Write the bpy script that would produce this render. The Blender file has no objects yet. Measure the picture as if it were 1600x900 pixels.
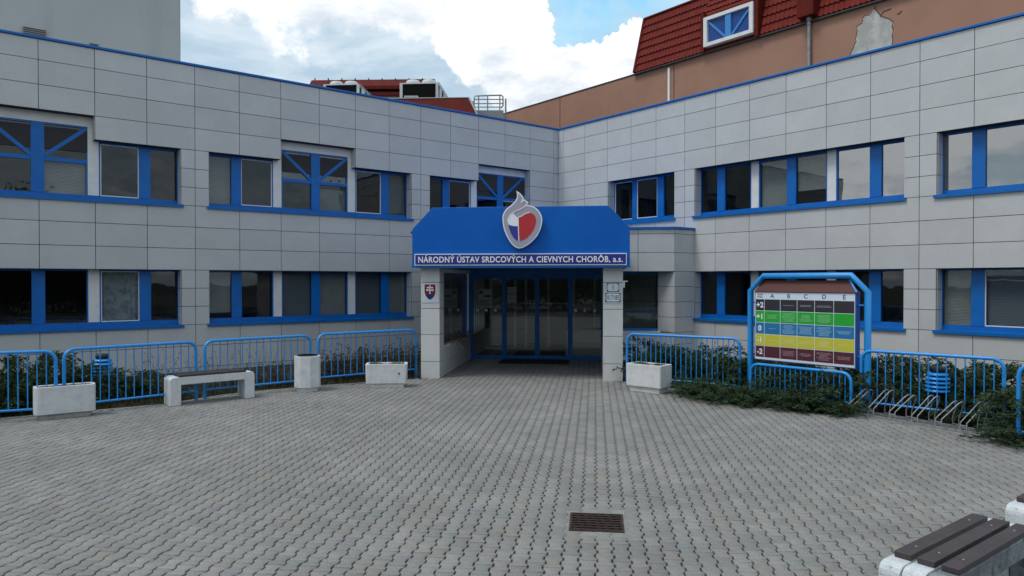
import bpy, bmesh, math, random
import numpy as np
from mathutils import Vector, Matrix

random.seed(7); rng = np.random.default_rng(7)
scene = bpy.context.scene
COL = scene.collection

# ------------------------------------------------------------------ camera
F = 1114.0; PITCH = math.atan(11/1114); H = 2.4
cam_d = bpy.data.cameras.new('camera'); cam = bpy.data.objects.new('camera', cam_d); COL.objects.link(cam)
cam.location = (0, 0, H); cam.rotation_euler = (math.radians(90)-PITCH, 0, 0)
cam_d.sensor_width = 36; cam_d.lens = F/1600*36; cam_d.clip_start = 0.1; cam_d.clip_end = 3000
scene.camera = cam
def ray(x, y):
    u = (x-800)/F; v = (y-450)/F
    return Vector((u, math.cos(PITCH)-v*math.sin(PITCH), -math.sin(PITCH)-v*math.cos(PITCH)))

# ------------------------------------------------------------------ world, sun, exposure
SUN_EL, SUN_AZ = math.radians(60), math.radians(243)      # azimuth measured clockwise from +Y
world = bpy.data.worlds.new('World'); scene.world = world; world.use_nodes = True
wt = world.node_tree; wt.nodes.clear()
def N(t, typ, **kw):
    n = t.nodes.new(typ)
    for k, v in kw.items():
        if k.startswith('in_'):
            key = k[3:]; key = int(key) if key.isdigit() else key.replace('_', ' ')
            n.inputs[key].default_value = v
        else: setattr(n, k, v)
    return n
def M_(t, op, a, b=None, clamp=False):
    n = t.nodes.new('ShaderNodeMath'); n.operation = op; n.use_clamp = clamp
    for i, q in enumerate((a, b)):
        if q is None: continue
        if isinstance(q, (int, float)): n.inputs[i].default_value = q
        else: t.links.new(q, n.inputs[i])
    return n.outputs[0]
def mixc(t, fac, a, b, mode='MIX'):
    n = t.nodes.new('ShaderNodeMix'); n.data_type = 'RGBA'; n.blend_type = mode
    for s, q in ((0, fac), (6, a), (7, b)):
        if isinstance(q, (int, float)): n.inputs[s].default_value = q
        elif isinstance(q, tuple): n.inputs[s].default_value = (*q[:3], 1)
        else: t.links.new(q, n.inputs[s])
    return n.outputs[2]
def ramp(t, val, a, b):
    n = t.nodes.new('ShaderNodeMapRange'); n.interpolation_type = 'SMOOTHSTEP'
    t.links.new(val, n.inputs[0]); n.inputs[1].default_value = a; n.inputs[2].default_value = b
    return n.outputs[0]
sky = N(wt, 'ShaderNodeTexSky', sky_type='NISHITA', sun_disc=False)
sky.sun_elevation = SUN_EL; sky.sun_rotation = SUN_AZ; sky.air_density = 1.2; sky.dust_density = 1.5
tc = N(wt, 'ShaderNodeTexCoord'); nv = tc.outputs['Generated']
sep = N(wt, 'ShaderNodeSeparateXYZ'); wt.links.new(nv, sep.inputs[0])
zc = M_(wt, 'ADD', M_(wt, 'MAXIMUM', sep.outputs[2], 0.0), 0.22)
dv = N(wt, 'ShaderNodeVectorMath', operation='SCALE'); wt.links.new(nv, dv.inputs[0])
wt.links.new(M_(wt, 'DIVIDE', 1.0, zc), dv.inputs['Scale'])
def noise(t, vec, scale, detail=6, rough=0.55, dist=0.0):
    n = N(t, 'ShaderNodeTexNoise'); t.links.new(vec, n.inputs['Vector'])
    n.inputs['Scale'].default_value = scale; n.inputs['Detail'].default_value = detail
    n.inputs['Roughness'].default_value = rough; n.inputs['Distortion'].default_value = dist
    return n.outputs['Fac']
wn = N(wt, 'ShaderNodeTexNoise'); wt.links.new(nv, wn.inputs['Vector']); wn.inputs['Scale'].default_value = 11; wn.inputs['Detail'].default_value = 7; wn.inputs['Roughness'].default_value = .62
wsub = N(wt, 'ShaderNodeVectorMath', operation='SUBTRACT'); wt.links.new(wn.outputs['Color'], wsub.inputs[0]); wsub.inputs[1].default_value = (.5, .5, .5)
wscl = N(wt, 'ShaderNodeVectorMath', operation='SCALE'); wt.links.new(wsub.outputs[0], wscl.inputs[0]); wscl.inputs['Scale'].default_value = .16
wadd = N(wt, 'ShaderNodeVectorMath', operation='ADD'); wt.links.new(nv, wadd.inputs[0]); wt.links.new(wscl.outputs[0], wadd.inputs[1])
wnrm = N(wt, 'ShaderNodeVectorMath', operation='NORMALIZE'); wt.links.new(wadd.outputs[0], wnrm.inputs[0]); nvw = wnrm.outputs[0]
def blob(x, y, deg, soft):
    d = ray(x, y).normalized() if not isinstance(x, tuple) else Vector(x).normalized()
    n = N(wt, 'ShaderNodeVectorMath', operation='DOT_PRODUCT'); wt.links.new(nvw, n.inputs[0]); n.inputs[1].default_value = d
    return ramp(wt, n.outputs['Value'], math.cos(math.radians(deg+soft)), math.cos(math.radians(max(deg-soft, 0))))
big = noise(wt, dv.outputs[0], 1.3, 8, 0.58, 0.3)
fine = noise(wt, dv.outputs[0], 4.0, 8, 0.62, 0.2)
acc = M_(wt, 'ADD', M_(wt, 'MULTIPLY', big, 0.62), M_(wt, 'MULTIPLY', fine, 0.52))
# bright cumulus where the photograph has it, thin grey-blue veil elsewhere, a blue gap at the upper right
for (x, y, dg, sf, w) in ((420, -60, 4.6, 3.2, .26), (640, -50, 5.0, 3.4, .32), (770, 40, 3.0, 2.6, .36), (850, 100, 3.0, 2.2, .36),
                          (960, 100, 2.6, 1.6, .34), (915, 150, 2.6, 2.0, .20), (912, 22, 2.0, 1.3, -.42), (960, 5, 1.6, 1.2, -.30), (1015, -25, 2.6, 1.6, -.30), (985, 55, 1.3, 1.0, .25), (945, 16, .9, .7, .42),
                          (330, 110, 5.0, 3.0, -.20), ((-1.0, -.20, .17), 0, 5, 5, .16), ((-1.0, -.42, .30), 0, 6, 4, .25), ((-1.0, -.05, .30), 0, 6, 4, -.22), (560, 110, 5.0, 3.5, -.17), (590, 18, 1.2, 1.0, .12)):
    acc = M_(wt, 'ADD', acc, M_(wt, 'MULTIPLY', blob(x, y, dg, sf), w))
cum = ramp(wt, acc, 0.57, 0.71)
gap = M_(wt, 'MAXIMUM', blob(915, 22, 2.6, 1.6), blob(1040, -20, 3.4, 2.0))
veil = M_(wt, 'SUBTRACT', 1.0, M_(wt, 'MULTIPLY', gap, 0.62))
veil = M_(wt, 'MULTIPLY', veil, ramp(wt, acc, 0.02, 0.42))
shade = noise(wt, dv.outputs[0], 2.6, 6, 0.6)
cloudcol = mixc(wt, ramp(wt, shade, 0.34, 0.53), (5.7, 6.3, 7.0), (8.9, 9.0, 9.1))
tex = noise(wt, dv.outputs[0], 3.1, 8, 0.6, 0.4)
veilcol = mixc(wt, ramp(wt, tex, 0.36, 0.64), (3.8, 4.9, 5.9), (6.1, 6.8, 7.4))
skyb = mixc(wt, 1.0, sky.outputs[0], (1.6, 2.15, 1.95), 'MULTIPLY')
c1 = mixc(wt, M_(wt, 'MULTIPLY', veil, 0.93), skyb, veilcol)
c2 = mixc(wt, cum, c1, cloudcol)
bg = N(wt, 'ShaderNodeBackground'); bg.inputs[1].default_value = 0.092
wt.links.new(c2, bg.inputs[0])
wo = N(wt, 'ShaderNodeOutputWorld'); wt.links.new(bg.outputs[0], wo.inputs[0])

sd = bpy.data.lights.new('sun', 'SUN'); sd.energy = 1.25; sd.angle = math.radians(18); sd.color = (1, .96, .9)
sun = bpy.data.objects.new('sun', sd); COL.objects.link(sun)
sdir = Vector((math.sin(SUN_AZ)*math.cos(SUN_EL), math.cos(SUN_AZ)*math.cos(SUN_EL), math.sin(SUN_EL)))
sun.rotation_euler = sdir.to_track_quat('Z', 'Y').to_euler(); sun.location = sdir*60
scene.view_settings.view_transform = 'Standard'; scene.view_settings.look = 'None'
scene.view_settings.gamma = 1; scene.view_settings.use_curve_mapping = False
scene.view_settings.exposure = 0.46
scene.render.engine = 'CYCLES'
scene.cycles.max_bounces = 7; scene.cycles.transparent_max_bounces = 12; scene.cycles.glossy_bounces = 3

# ------------------------------------------------------------------ materials
MATS = {}
def mat(name, col, rough=0.6, metal=0.0, col2=None, scale=6.0, lo=.4, hi=.65, fine=0.0, fscale=90.0, bump=0.0, bscale=60.0,
        attr=0.0, spec=0.5, stain=None, sscale=2.0, slo=.55, shi=.7, streak=False, coat=0.0):
    """Principled with object-space noise colour breakup, fine speckle, optional per-face variation and stains."""
    if name in MATS: return MATS[name]
    m = bpy.data.materials.new(name); m.use_nodes = True; t = m.node_tree
    b = t.nodes['Principled BSDF']; MATS[name] = m
    b.inputs['Roughness'].default_value = rough; b.inputs['Metallic'].default_value = metal
    b.inputs['Specular IOR Level'].default_value = spec
    if coat: b.inputs['Coat Weight'].default_value = coat; b.inputs['Coat Roughness'].default_value = .15
    tcn = N(t, 'ShaderNodeTexCoord'); vec = tcn.outputs['Object']
    c = None
    if col2 is not None:
        c = mixc(t, ramp(t, noise(t, vec, scale, 5, .6), lo, hi), tuple(col), tuple(col2))
    if fine:
        f = ramp(t, noise(t, vec, fscale, 3, .7), .3, .7)
        f = M_(t, 'ADD', M_(t, 'MULTIPLY', f, 2*fine), 1-fine)
        comb = N(t, 'ShaderNodeCombineColor')
        for i in range(3): t.links.new(f, comb.inputs[i])
        c = mixc(t, 1.0, c if c is not None else tuple(col), comb.outputs[0], 'MULTIPLY')
    if attr:
        a = N(t, 'ShaderNodeAttribute'); a.attribute_name = 'v'
        f = M_(t, 'ADD', M_(t, 'MULTIPLY', a.outputs['Fac'], 2*attr), 1-attr)
        comb = N(t, 'ShaderNodeCombineColor')
        for i in range(3): t.links.new(f, comb.inputs[i])
        c = mixc(t, 1.0, c if c is not None else tuple(col), comb.outputs[0], 'MULTIPLY')
    if stain is not None:
        sv = vec
        if streak:
            mp = N(t, 'ShaderNodeMapping'); t.links.new(vec, mp.inputs[0]); mp.inputs['Scale'].default_value = (1, 1, .12); sv = mp.outputs[0]
        c = mixc(t, ramp(t, noise(t, sv, sscale, 7, .7), slo, shi), c if c is not None else tuple(col), tuple(stain))
    if c is None: b.inputs['Base Color'].default_value = (*col[:3], 1)
    else: t.links.new(c, b.inputs['Base Color'])
    if bump:
        bn = N(t, 'ShaderNodeBump'); bn.inputs['Strength'].default_value = bump; bn.inputs['Distance'].default_value = .01
        t.links.new(noise(t, vec, bscale, 4, .6), bn.inputs['Height']); t.links.new(bn.outputs[0], b.inputs['Normal'])
    return m
def glass_mat(name, tint, refl=1.5, bumpy=.15):
    m = bpy.data.materials.new(name); m.use_nodes = True; t = m.node_tree; t.nodes.clear(); MATS[name] = m
    tr = N(t, 'ShaderNodeBsdfTransparent'); tr.inputs[0].default_value = (*tint, 1)
    gl = N(t, 'ShaderNodeBsdfGlossy'); gl.inputs['Roughness'].default_value = .015; gl.inputs[0].default_value = (.9, .93, .95, 1)
    tcn = N(t, 'ShaderNodeTexCoord')
    bn = N(t, 'ShaderNodeBump'); bn.inputs['Strength'].default_value = bumpy; bn.inputs['Distance'].default_value = .02
    t.links.new(noise(t, tcn.outputs['Object'], 1.6, 2, .5), bn.inputs['Height']); t.links.new(bn.outputs[0], gl.inputs['Normal'])
    lw = N(t, 'ShaderNodeLayerWeight'); lw.inputs['Blend'].default_value = .5      # facing = 1-|cos|: the same from both sides
    r0 = refl; fz = M_(t, 'ADD', r0, M_(t, 'MULTIPLY', M_(t, 'POWER', lw.outputs['Facing'], 4.0), 1-r0))
    mx = N(t, 'ShaderNodeMixShader'); t.links.new(fz, mx.inputs[0])
    t.links.new(tr.outputs[0], mx.inputs[1]); t.links.new(gl.outputs[0], mx.inputs[2])
    o = N(t, 'ShaderNodeOutputMaterial'); t.links.new(mx.outputs[0], o.inputs[0])
    return m
cladding = mat('cladding', (.505, .510, .515), .55, col2=(.535, .54, .543), scale=1.2, fine=.10, fscale=70, attr=.05, stain=(.43, .43, .43), sscale=1.5, slo=.6, shi=.95, bump=.12, bscale=120)
cladding_pale = mat('cladding_pale', (.55, .555, .55), .5, col2=(.59, .59, .58), scale=2, fine=.05, attr=.03, stain=(.36, .36, .35), sscale=2.5, slo=.62, shi=.95)
grout = mat('joint_dark', (.035, .035, .038), .9)
blue_frame = mat('blue_window_paint', (.0, .125, .44), .42, spec=.35, col2=(.002, .14, .48), scale=3, fine=.05, stain=(.03, .09, .24), sscale=5, slo=.62, shi=.9)
blue_canopy = mat('blue_canopy_sheet', (.0, .10, .44), .42, spec=.25, col2=(.0, .112, .47), scale=1.2, stain=(.0, .088, .38), sscale=1.8, slo=.55, shi=.9, streak=True)
blue_rail = mat('blue_railing_paint', (.006, .25, .70), .42, col2=(.014, .28, .74), scale=8, stain=(.03, .07, .13), sscale=14, slo=.63, shi=.70, coat=.2)
blue_board = mat('blue_board_paint', (.004, .24, .64), .38, col2=(.01, .26, .68), scale=3, coat=.2)
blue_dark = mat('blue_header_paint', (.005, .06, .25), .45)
white_frame = mat('white_frame', (.74, .73, .71), .5, col2=(.68, .67, .65), scale=3, stain=(.40, .39, .36), sscale=5, slo=.6, shi=.9)
white_paint = mat('white_paint', (.78, .79, .80), .45)
glass = glass_mat('window_glass', (.55, .58, .58), .055, .10)
glass_warped = glass_mat('window_glass_wavy', (.5, .53, .53), .12, .6)
side_glass = glass_mat('side_glass', (.10, .11, .11), .14, .04)
coated_glass = glass_mat('coated_glass', (.35, .38, .38), .30, .05)
door_glass = glass_mat('door_glass', (.80, .86, .84), .12, .03)
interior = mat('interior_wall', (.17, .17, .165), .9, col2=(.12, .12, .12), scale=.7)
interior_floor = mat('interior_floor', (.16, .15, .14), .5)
blind_m = mat('blind_fabric', (.66, .67, .65), .8, col2=(.58, .59, .58), scale=2)
blind_dark = mat('blind_dark', (.32, .36, .40), .8)
curtain_m = mat('curtain_net', (.62, .66, .70), .9, col2=(.36, .40, .45), scale=5)
brown = mat('brown_render', (.36, .20, .145), .9, spec=.15, col2=(.33, .185, .135), scale=.8, fine=.05, stain=(.25, .155, .12), sscale=1.1, slo=.55, shi=.95, streak=True)
bare_plaster = mat('bare_plaster', (.36, .36, .34), .9, col2=(.50, .50, .48), scale=2.5, stain=(.22, .20, .18), sscale=6, slo=.6, shi=.8)
red_tile = mat('red_roof_tile', (.135, .013, .009), .7, spec=.15, col2=(.165, .018, .012), scale=3, fine=.12, fscale=25)
red_sheet = mat('red_sheet', (.12, .012, .008), .7, spec=.15, col2=(.09, .010, .007), scale=2)
dark_trim = mat('dark_trim', (.03, .03, .035), .6)
grey_render = mat('grey_render', (.44, .465, .46), .85, col2=(.405, .435, .43), scale=.35, stain=(.32, .35, .34), sscale=.9, slo=.5, shi=.9, streak=True)
vent_m = mat('vent_metal', (.30, .29, .27), .6)
zinc = mat('zinc', (.30, .31, .32), .45, metal=.5, col2=(.22, .23, .24), scale=8)
galv = mat('galvanised', (.30, .31, .32), .5, metal=.4, col2=(.20, .21, .215), scale=20)
white_casing = mat('white_casing', (.62, .65, .67), .5, col2=(.52, .55, .57), scale=3)
coil_m = mat('coil_fins', (.010, .011, .011), .9, spec=.05)
roof_grey = mat('roof_membrane', (.25, .26, .27), .9)
concrete_white = mat('painted_concrete', (.66, .665, .665), .7, col2=(.58, .585, .59), scale=5, fine=.10, fscale=60, stain=(.15, .15, .14), sscale=9, slo=.60, shi=.74, bump=.5, bscale=70)
concrete_bench = mat('bench_concrete', (.62, .65, .67), .75, col2=(.50, .54, .57), scale=4, fine=.16, fscale=90, stain=(.16, .175, .19), sscale=16, slo=.60, shi=.72, bump=.7, bscale=90)
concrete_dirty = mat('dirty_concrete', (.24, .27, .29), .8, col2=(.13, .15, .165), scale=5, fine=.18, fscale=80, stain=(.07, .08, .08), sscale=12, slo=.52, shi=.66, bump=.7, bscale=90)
concrete_base = mat('plinth_concrete', (.36, .36, .35), .85, col2=(.27, .27, .26), scale=6, fine=.12, stain=(.12, .12, .11), sscale=8, slo=.58, shi=.75)
plank_m = mat('brown_plank', (.042, .032, .034), .5, col2=(.056, .043, .045), scale=4, fine=.10, fscale=45, stain=(.10, .085, .08), sscale=18, slo=.68, shi=.8, bump=.25, bscale=60)
screw_m = mat('screw_head', (.32, .30, .28), .4, metal=.8)
paver_m = mat('paver_concrete', (.210, .206, .199), .88, col2=(.250, .243, .233), scale=.6, fine=.18, fscale=60, attr=.11, stain=(.155, .148, .136), sscale=.7, slo=.50, shi=.85, bump=.5, bscale=140)
def tint_pavers():
    t = paver_m.node_tree; b = t.nodes['Principled BSDF']; src = b.inputs['Base Color'].links[0].from_socket
    a = N(t, 'ShaderNodeAttribute'); a.attribute_name = 'h'
    tc_ = N(t, 'ShaderNodeTexCoord'); geo = tc_.outputs['Object']
    c = mixc(t, M_(t, 'MULTIPLY', ramp(t, a.outputs['Fac'], .84, .97), .45), src, (.24, .215, .175))      # a few warmer stones
    c = mixc(t, M_(t, 'MULTIPLY', M_(t, 'SUBTRACT', 1.0, ramp(t, a.outputs['Fac'], .05, .2)), .45), c, (.18, .20, .19))   # a few greener ones
    spot = ramp(t, noise(t, geo, 7.0, 2, .5), .77, .80)
    c = mixc(t, M_(t, 'MULTIPLY', spot, .5), c, (.42, .42, .40))                         # chewing gum and droppings
    t.links.new(c, b.inputs['Base Color'])
tint_pavers()
sand_m = mat('joint_sand', (.022, .021, .019), .95, col2=(.04, .037, .028), scale=3)
kerb_m = mat('edging_concrete', (.24, .24, .23), .9, col2=(.18, .18, .165), scale=4, fine=.15, bump=.4)
iron_m = mat('rusty_iron', (.03, .017, .013), .7, metal=.3, col2=(.055, .033, .025), scale=14, fine=.2)
grate_frame = mat('grate_frame', (.22, .18, .15), .8, col2=(.16, .12, .10), scale=12)
soil_m = mat('soil', (.026, .021, .015), .95, col2=(.045, .038, .023), scale=2.5, fine=.3, fscale=30, bump=.8, bscale=25)
asphalt_m = mat('asphalt', (.05, .05, .052), .9, col2=(.065, .065, .065), scale=1.5, fine=.15)
mat_rubber = mat('door_mat', (.012, .012, .013), .9, fine=.3, fscale=60)
black_m = mat('black_plastic', (.015, .015, .017), .5)
red_e = mat('emblem_red', (.48, .025, .03), .4)
blue_e = mat('emblem_blue', (.03, .035, .27), .4)
grey_e = mat('emblem_grey', (.36, .34, .42), .45)
white_e = mat('emblem_white', (.82, .84, .87), .4)
white_glyph = mat('white_lettering', (.80, .82, .85), .4)
navy = mat('navy_sign', (.022, .028, .22), .4)
arms_red = mat('arms_red', (.21, .008, .015), .4)
arms_blue = mat('arms_blue', (.008, .02, .13), .4)
plate_w = mat('enamel_white', (.62, .67, .74), .3)
plate_k = mat('enamel_black', (.012, .012, .02), .4)
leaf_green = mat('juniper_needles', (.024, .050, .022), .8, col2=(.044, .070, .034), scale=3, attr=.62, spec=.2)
leaf_brown = mat('dry_leaves', (.07, .045, .028), .8, col2=(.12, .075, .05), scale=9, attr=.5, spec=.2)
leaf_bush = mat('bush_leaves', (.035, .042, .02), .75, col2=(.075, .05, .03), scale=8, attr=.45, spec=.2)
bark = mat('twig_bark', (.07, .05, .04), .9, col2=(.11, .085, .07), scale=10)
moss_m = mat('planter_moss', (.07, .13, .025), .9, col2=(.10, .17, .04), scale=10, attr=.4)
tree_leaf = mat('tree_leaves', (.035, .06, .018), .7, col2=(.06, .09, .03), scale=1.2, attr=.4, spec=.2)

# ------------------------------------------------------------------ object helpers
def link(o, parent=None):
    COL.objects.link(o)
    if parent is not None: o.parent = parent
    return o
def thing(name, label, cat, loc=(0, 0, 0), rz=0.0, group=None):
    o = bpy.data.objects.new(name, None); o.empty_display_size = .2
    o.location = loc; o.rotation_euler = (0, 0, rz); link(o)
    o['label'] = label; o['category'] = cat
    if group: o['group'] = group
    return o
class MB:
    def __init__(s): s.v = []; s.f = []; s.sm = []; s.attr = []
    def add(s, vs, fs, smooth=False, a=None):
        o = len(s.v); s.v += [tuple(p) for p in vs]
        a = random.random() if a is None else a
        for f in fs: s.f.append([i+o for i in f]); s.sm.append(smooth); s.attr.append(a)
    def box(s, x0, x1, y0, y1, z0, z1, T=None, a=None):
        vs = [(x, y, z) for x in (x0, x1) for y in (y0, y1) for z in (z0, z1)]
        if T: vs = [T(*p) for p in vs]
        s.add(vs, [(0, 1, 3, 2), (4, 6, 7, 5), (0, 4, 5, 1), (2, 3, 7, 6), (0, 2, 6, 4), (1, 5, 7, 3)], a=a)
    def prism(s, pts, axis_fn, d0, d1, T=None):
        """pts: outline (u,w); axis_fn(u,w,d)->(x,y,z)"""
        n = len(pts)
        vs = [axis_fn(u, w, d0) for u, w in pts]+[axis_fn(u, w, d1) for u, w in pts]
        if T: vs = [T(*p) for p in vs]
        s.add(vs, [list(range(n))[::-1], list(range(n, 2*n))]+[(i, (i+1) % n, n+(i+1) % n, n+i) for i in range(n)])
    def tube(s, pts, r, seg=8, T=None, caps=True, r2=None):
        P = [Vector(T(*p)) if T else Vector(p) for p in pts]; n = len(P); rings = []
        up = None
        for i, p in enumerate(P):
            d = (P[min(i+1, n-1)]-P[max(i-1, 0)]).normalized()
            if up is None: up = Vector((0, 0, 1)) if abs(d.z) < .9 else Vector((1, 0, 0))
            a = d.cross(up).normalized(); b = a.cross(d).normalized(); up = b
            rr = r if r2 is None else r+(r2-r)*i/(n-1)
            k = 1.0
            if 0 < i < n-1:
                c = (P[i]-P[i-1]).normalized().dot((P[i+1]-P[i]).normalized()); k = 1/max(.6, math.cos(math.acos(max(-1, min(1, c)))/2))
                k = min(k, 1.25) if c < .98 else 1.0
            rings.append([p+(a*math.cos(q)+b*math.sin(q))*rr for q in [2*math.pi*j/seg for j in range(seg)]])
        vs = [v for rg in rings for v in rg]; fs = []
        for i in range(n-1):
            for j in range(seg):
                fs.append((i*seg+j, i*seg+(j+1) % seg, (i+1)*seg+(j+1) % seg, (i+1)*seg+j))
        s.add(vs, fs, True)
        if caps: s.add(rings[0], [list(range(seg))[::-1]]); s.add(rings[-1], [list(range(seg))])
    def lathe(s, prof, seg=20, T=None, smooth=True):
        vs = []; fs = []
        for r, z in prof:
            for j in range(seg):
                q = 2*math.pi*(j+.5)/seg; p = (r*math.cos(q), r*math.sin(q), z); vs.append(T(*p) if T else p)
        for i in range(len(prof)-1):
            for j in range(seg):
                fs.append((i*seg+j, i*seg+(j+1) % seg, (i+1)*seg+(j+1) % seg, (i+1)*seg+j))
        s.add(vs, fs, smooth)
        if prof[0][0] > 0: s.add(vs[:seg], [list(range(seg))[::-1]])
        if prof[-1][0] > 0: s.add(vs[-seg:], [list(range(seg))])
    def mesh(s, name, m, recalc=True):
        me = bpy.data.meshes.new(name); me.from_pydata(s.v, [], s.f); me.materials.append(m)
        at = me.attributes.new('v', 'FLOAT', 'FACE'); at.data.foreach_set('value', np.array(s.attr, dtype=np.float32))
        me.polygons.foreach_set('use_smooth', s.sm)
        if recalc:
            b = bmesh.new(); b.from_mesh(me); bmesh.ops.remove_doubles(b, verts=b.verts, dist=1e-6) if False else None
            bmesh.ops.recalc_face_normals(b, faces=b.faces); b.to_mesh(me); b.free()
        me.update(); return me
    def build(s, name, m, parent=None, bevel=0, loc=None, recalc=True):
        o = bpy.data.objects.new(name, s.mesh(name, m, recalc)); link(o, parent)
        if loc: o.location = loc
        if bevel:
            bv = o.modifiers.new('bevel', 'BEVEL'); bv.width = bevel; bv.segments = 3; bv.limit_method = 'ANGLE'; bv.harden_normals = False
        return o
def boxo(name, m, parent, x0, x1, y0, y1, z0, z1, T=None, bevel=0):
    b = MB(); b.box(x0, x1, y0, y1, z0, z1, T); return b.build(name, m, parent, bevel)
def tag(o, label=None, cat=None, group=None, kind=None):
    if label: o['label'] = label
    if cat: o['category'] = cat
    if group: o['group'] = group
    if kind: o['kind'] = kind
    return o
def copy_tree(o, parent=None):
    c = o.copy(); COL.objects.link(c)
    if parent is not None: c.parent = parent
    for ch in list(o.children): copy_tree(ch, c)
    return c
def text_geo(txt, height, T, mb, bold=0.0, thick=.01, align='CENTER', width=None):
    """adds extruded glyphs to mb; T(u,w,d) maps text plane; height = capital height"""
    cu = bpy.data.curves.new('glyphs', 'FONT'); cu.body = txt; cu.size = 1.0; cu.extrude = .5; cu.offset = bold
    cu.align_x = align; cu.resolution_u = 4; cu.space_character = 1.07 if len(txt) > 8 else 1.0
    o = bpy.data.objects.new('glyphs', cu); COL.objects.link(o)
    dg = bpy.context.evaluated_depsgraph_get(); me = bpy.data.meshes.new_from_object(o.evaluated_get(dg))
    vs = [v.co.copy() for v in me.vertices]; fs = [list(p.vertices) for p in me.polygons]
    bpy.data.objects.remove(o); bpy.data.curves.remove(cu); bpy.data.meshes.remove(me)
    k = height/0.69; kx = k
    if width is not None:
        w = max(v.x for v in vs)-min(v.x for v in vs); kx = width/w
    mb.add([T(v.x*kx, v.y*k, (v.z+.5)*thick) for v in vs], fs, a=.5)

# ------------------------------------------------------------------ frames of the place
CX, CY = 72/1114*28, 28.0
a_ = math.radians(51.66); dL = Vector((-math.sin(a_), -math.cos(a_), 0))
b_ = math.radians(38.34); dR = Vector((math.sin(b_), -math.cos(b_), 0))
C0 = Vector((CX, CY, 0))
def FL(s, n, z): p = C0+dL*s+dR*n; return (p.x, p.y, z)      # left wing: s along the wall, n out of it
def FR(s, n, z): p = C0+dR*s+dL*n; return (p.x, p.y, z)      # right wing
e_ = math.radians(6.66); eA = Vector((math.cos(e_), -math.sin(e_), 0)); eB = Vector((math.sin(e_), math.cos(e_), 0)); E0 = Vector((.2, 17.34, 0))
def FE(a, b, z): p = E0+eA*a+eB*b; return (p.x, p.y, z)      # entrance: a to the right, b into the building
def G(x, y, z=0.0):
    d = ray(x, y); t = (z-H)/d.z; return Vector((d.x*t, d.y*t, z))
def onF(x, y, n, D, Nn):
    d = ray(x, y); o = C0+Nn*n; det = -d.x*D.y+D.x*d.y
    t = (-o.x*D.y+D.x*o.y)/det; s = (d.x*o.y-d.y*o.x)/det
    return s, H+t*d.z
def oR(x, y, n=0): return onF(x, y, n, dR, dL)
def oL(x, y, n=0): return onF(x, y, n, dL, dR)
def toE(x, y): d = Vector((x, y, 0))-E0; return d.dot(eA), d.dot(eB)

# ================================================================== SETTING: ground and paving
def edge_pts():
    L = [Vector((-15.5, 9.4, 0)), G(0, 655), G(150, 642), G(260, 632), G(345, 618), G(420, 610), G(495, 603.5), G(575, 598.5), G(656, 592.5)]
    R = [G(974, 597), G(1050, 608), G(1140, 617), G(1230, 629), G(1310, 646), G(1530, 683), G(1600, 694), Vector((9.6, 8.9, 0)), Vector((15, 4.5, 0))]
    return L, R
EL, ER = edge_pts()
door_l, door_r = Vector(FE(-2.05, 4.6, 0)), Vector(FE(2.05, 4.6, 0))
pil_l, pil_r = Vector(FE(-2.05, .1, 0)), Vector(FE(2.05, .1, 0))
poly = [Vector((-15.5, -4, 0))]+EL+[pil_l, door_l, door_r, pil_r]+ER+[Vector((15, -4, 0))]
PX = np.array([p.x for p in poly]); PY = np.array([p.y for p in poly])
def inside(x, y):
    c = np.zeros(x.shape, bool); j = len(PX)-1
    for i in range(len(PX)):
        cond = ((PY[i] > y) != (PY[j] > y)) & (x < (PX[j]-PX[i])*(y-PY[i])/(PY[j]-PY[i]+1e-12)+PX[i])
        c ^= cond; j = i
    return c
g = MB(); g.add([(-400, -400, -.09), (400, -400, -.09), (400, 400, -.09), (-400, 400, -.09)], [(0, 1, 2, 3)])
tag(g.build('ground', soil_m), kind='structure')
g = MB(); g.add([(p.x, p.y, -.014) for p in poly], [list(range(len(poly)))])
tag(g.build('paving_bed', sand_m), kind='structure')
g = MB(); g.add([(-80, -60, -.01), (80, -60, -.01), (80, -4.02, -.01), (-80, -4.02, -.01)], [(0, 1, 2, 3)])
tag(g.build('road', asphalt_m), kind='structure')

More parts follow.
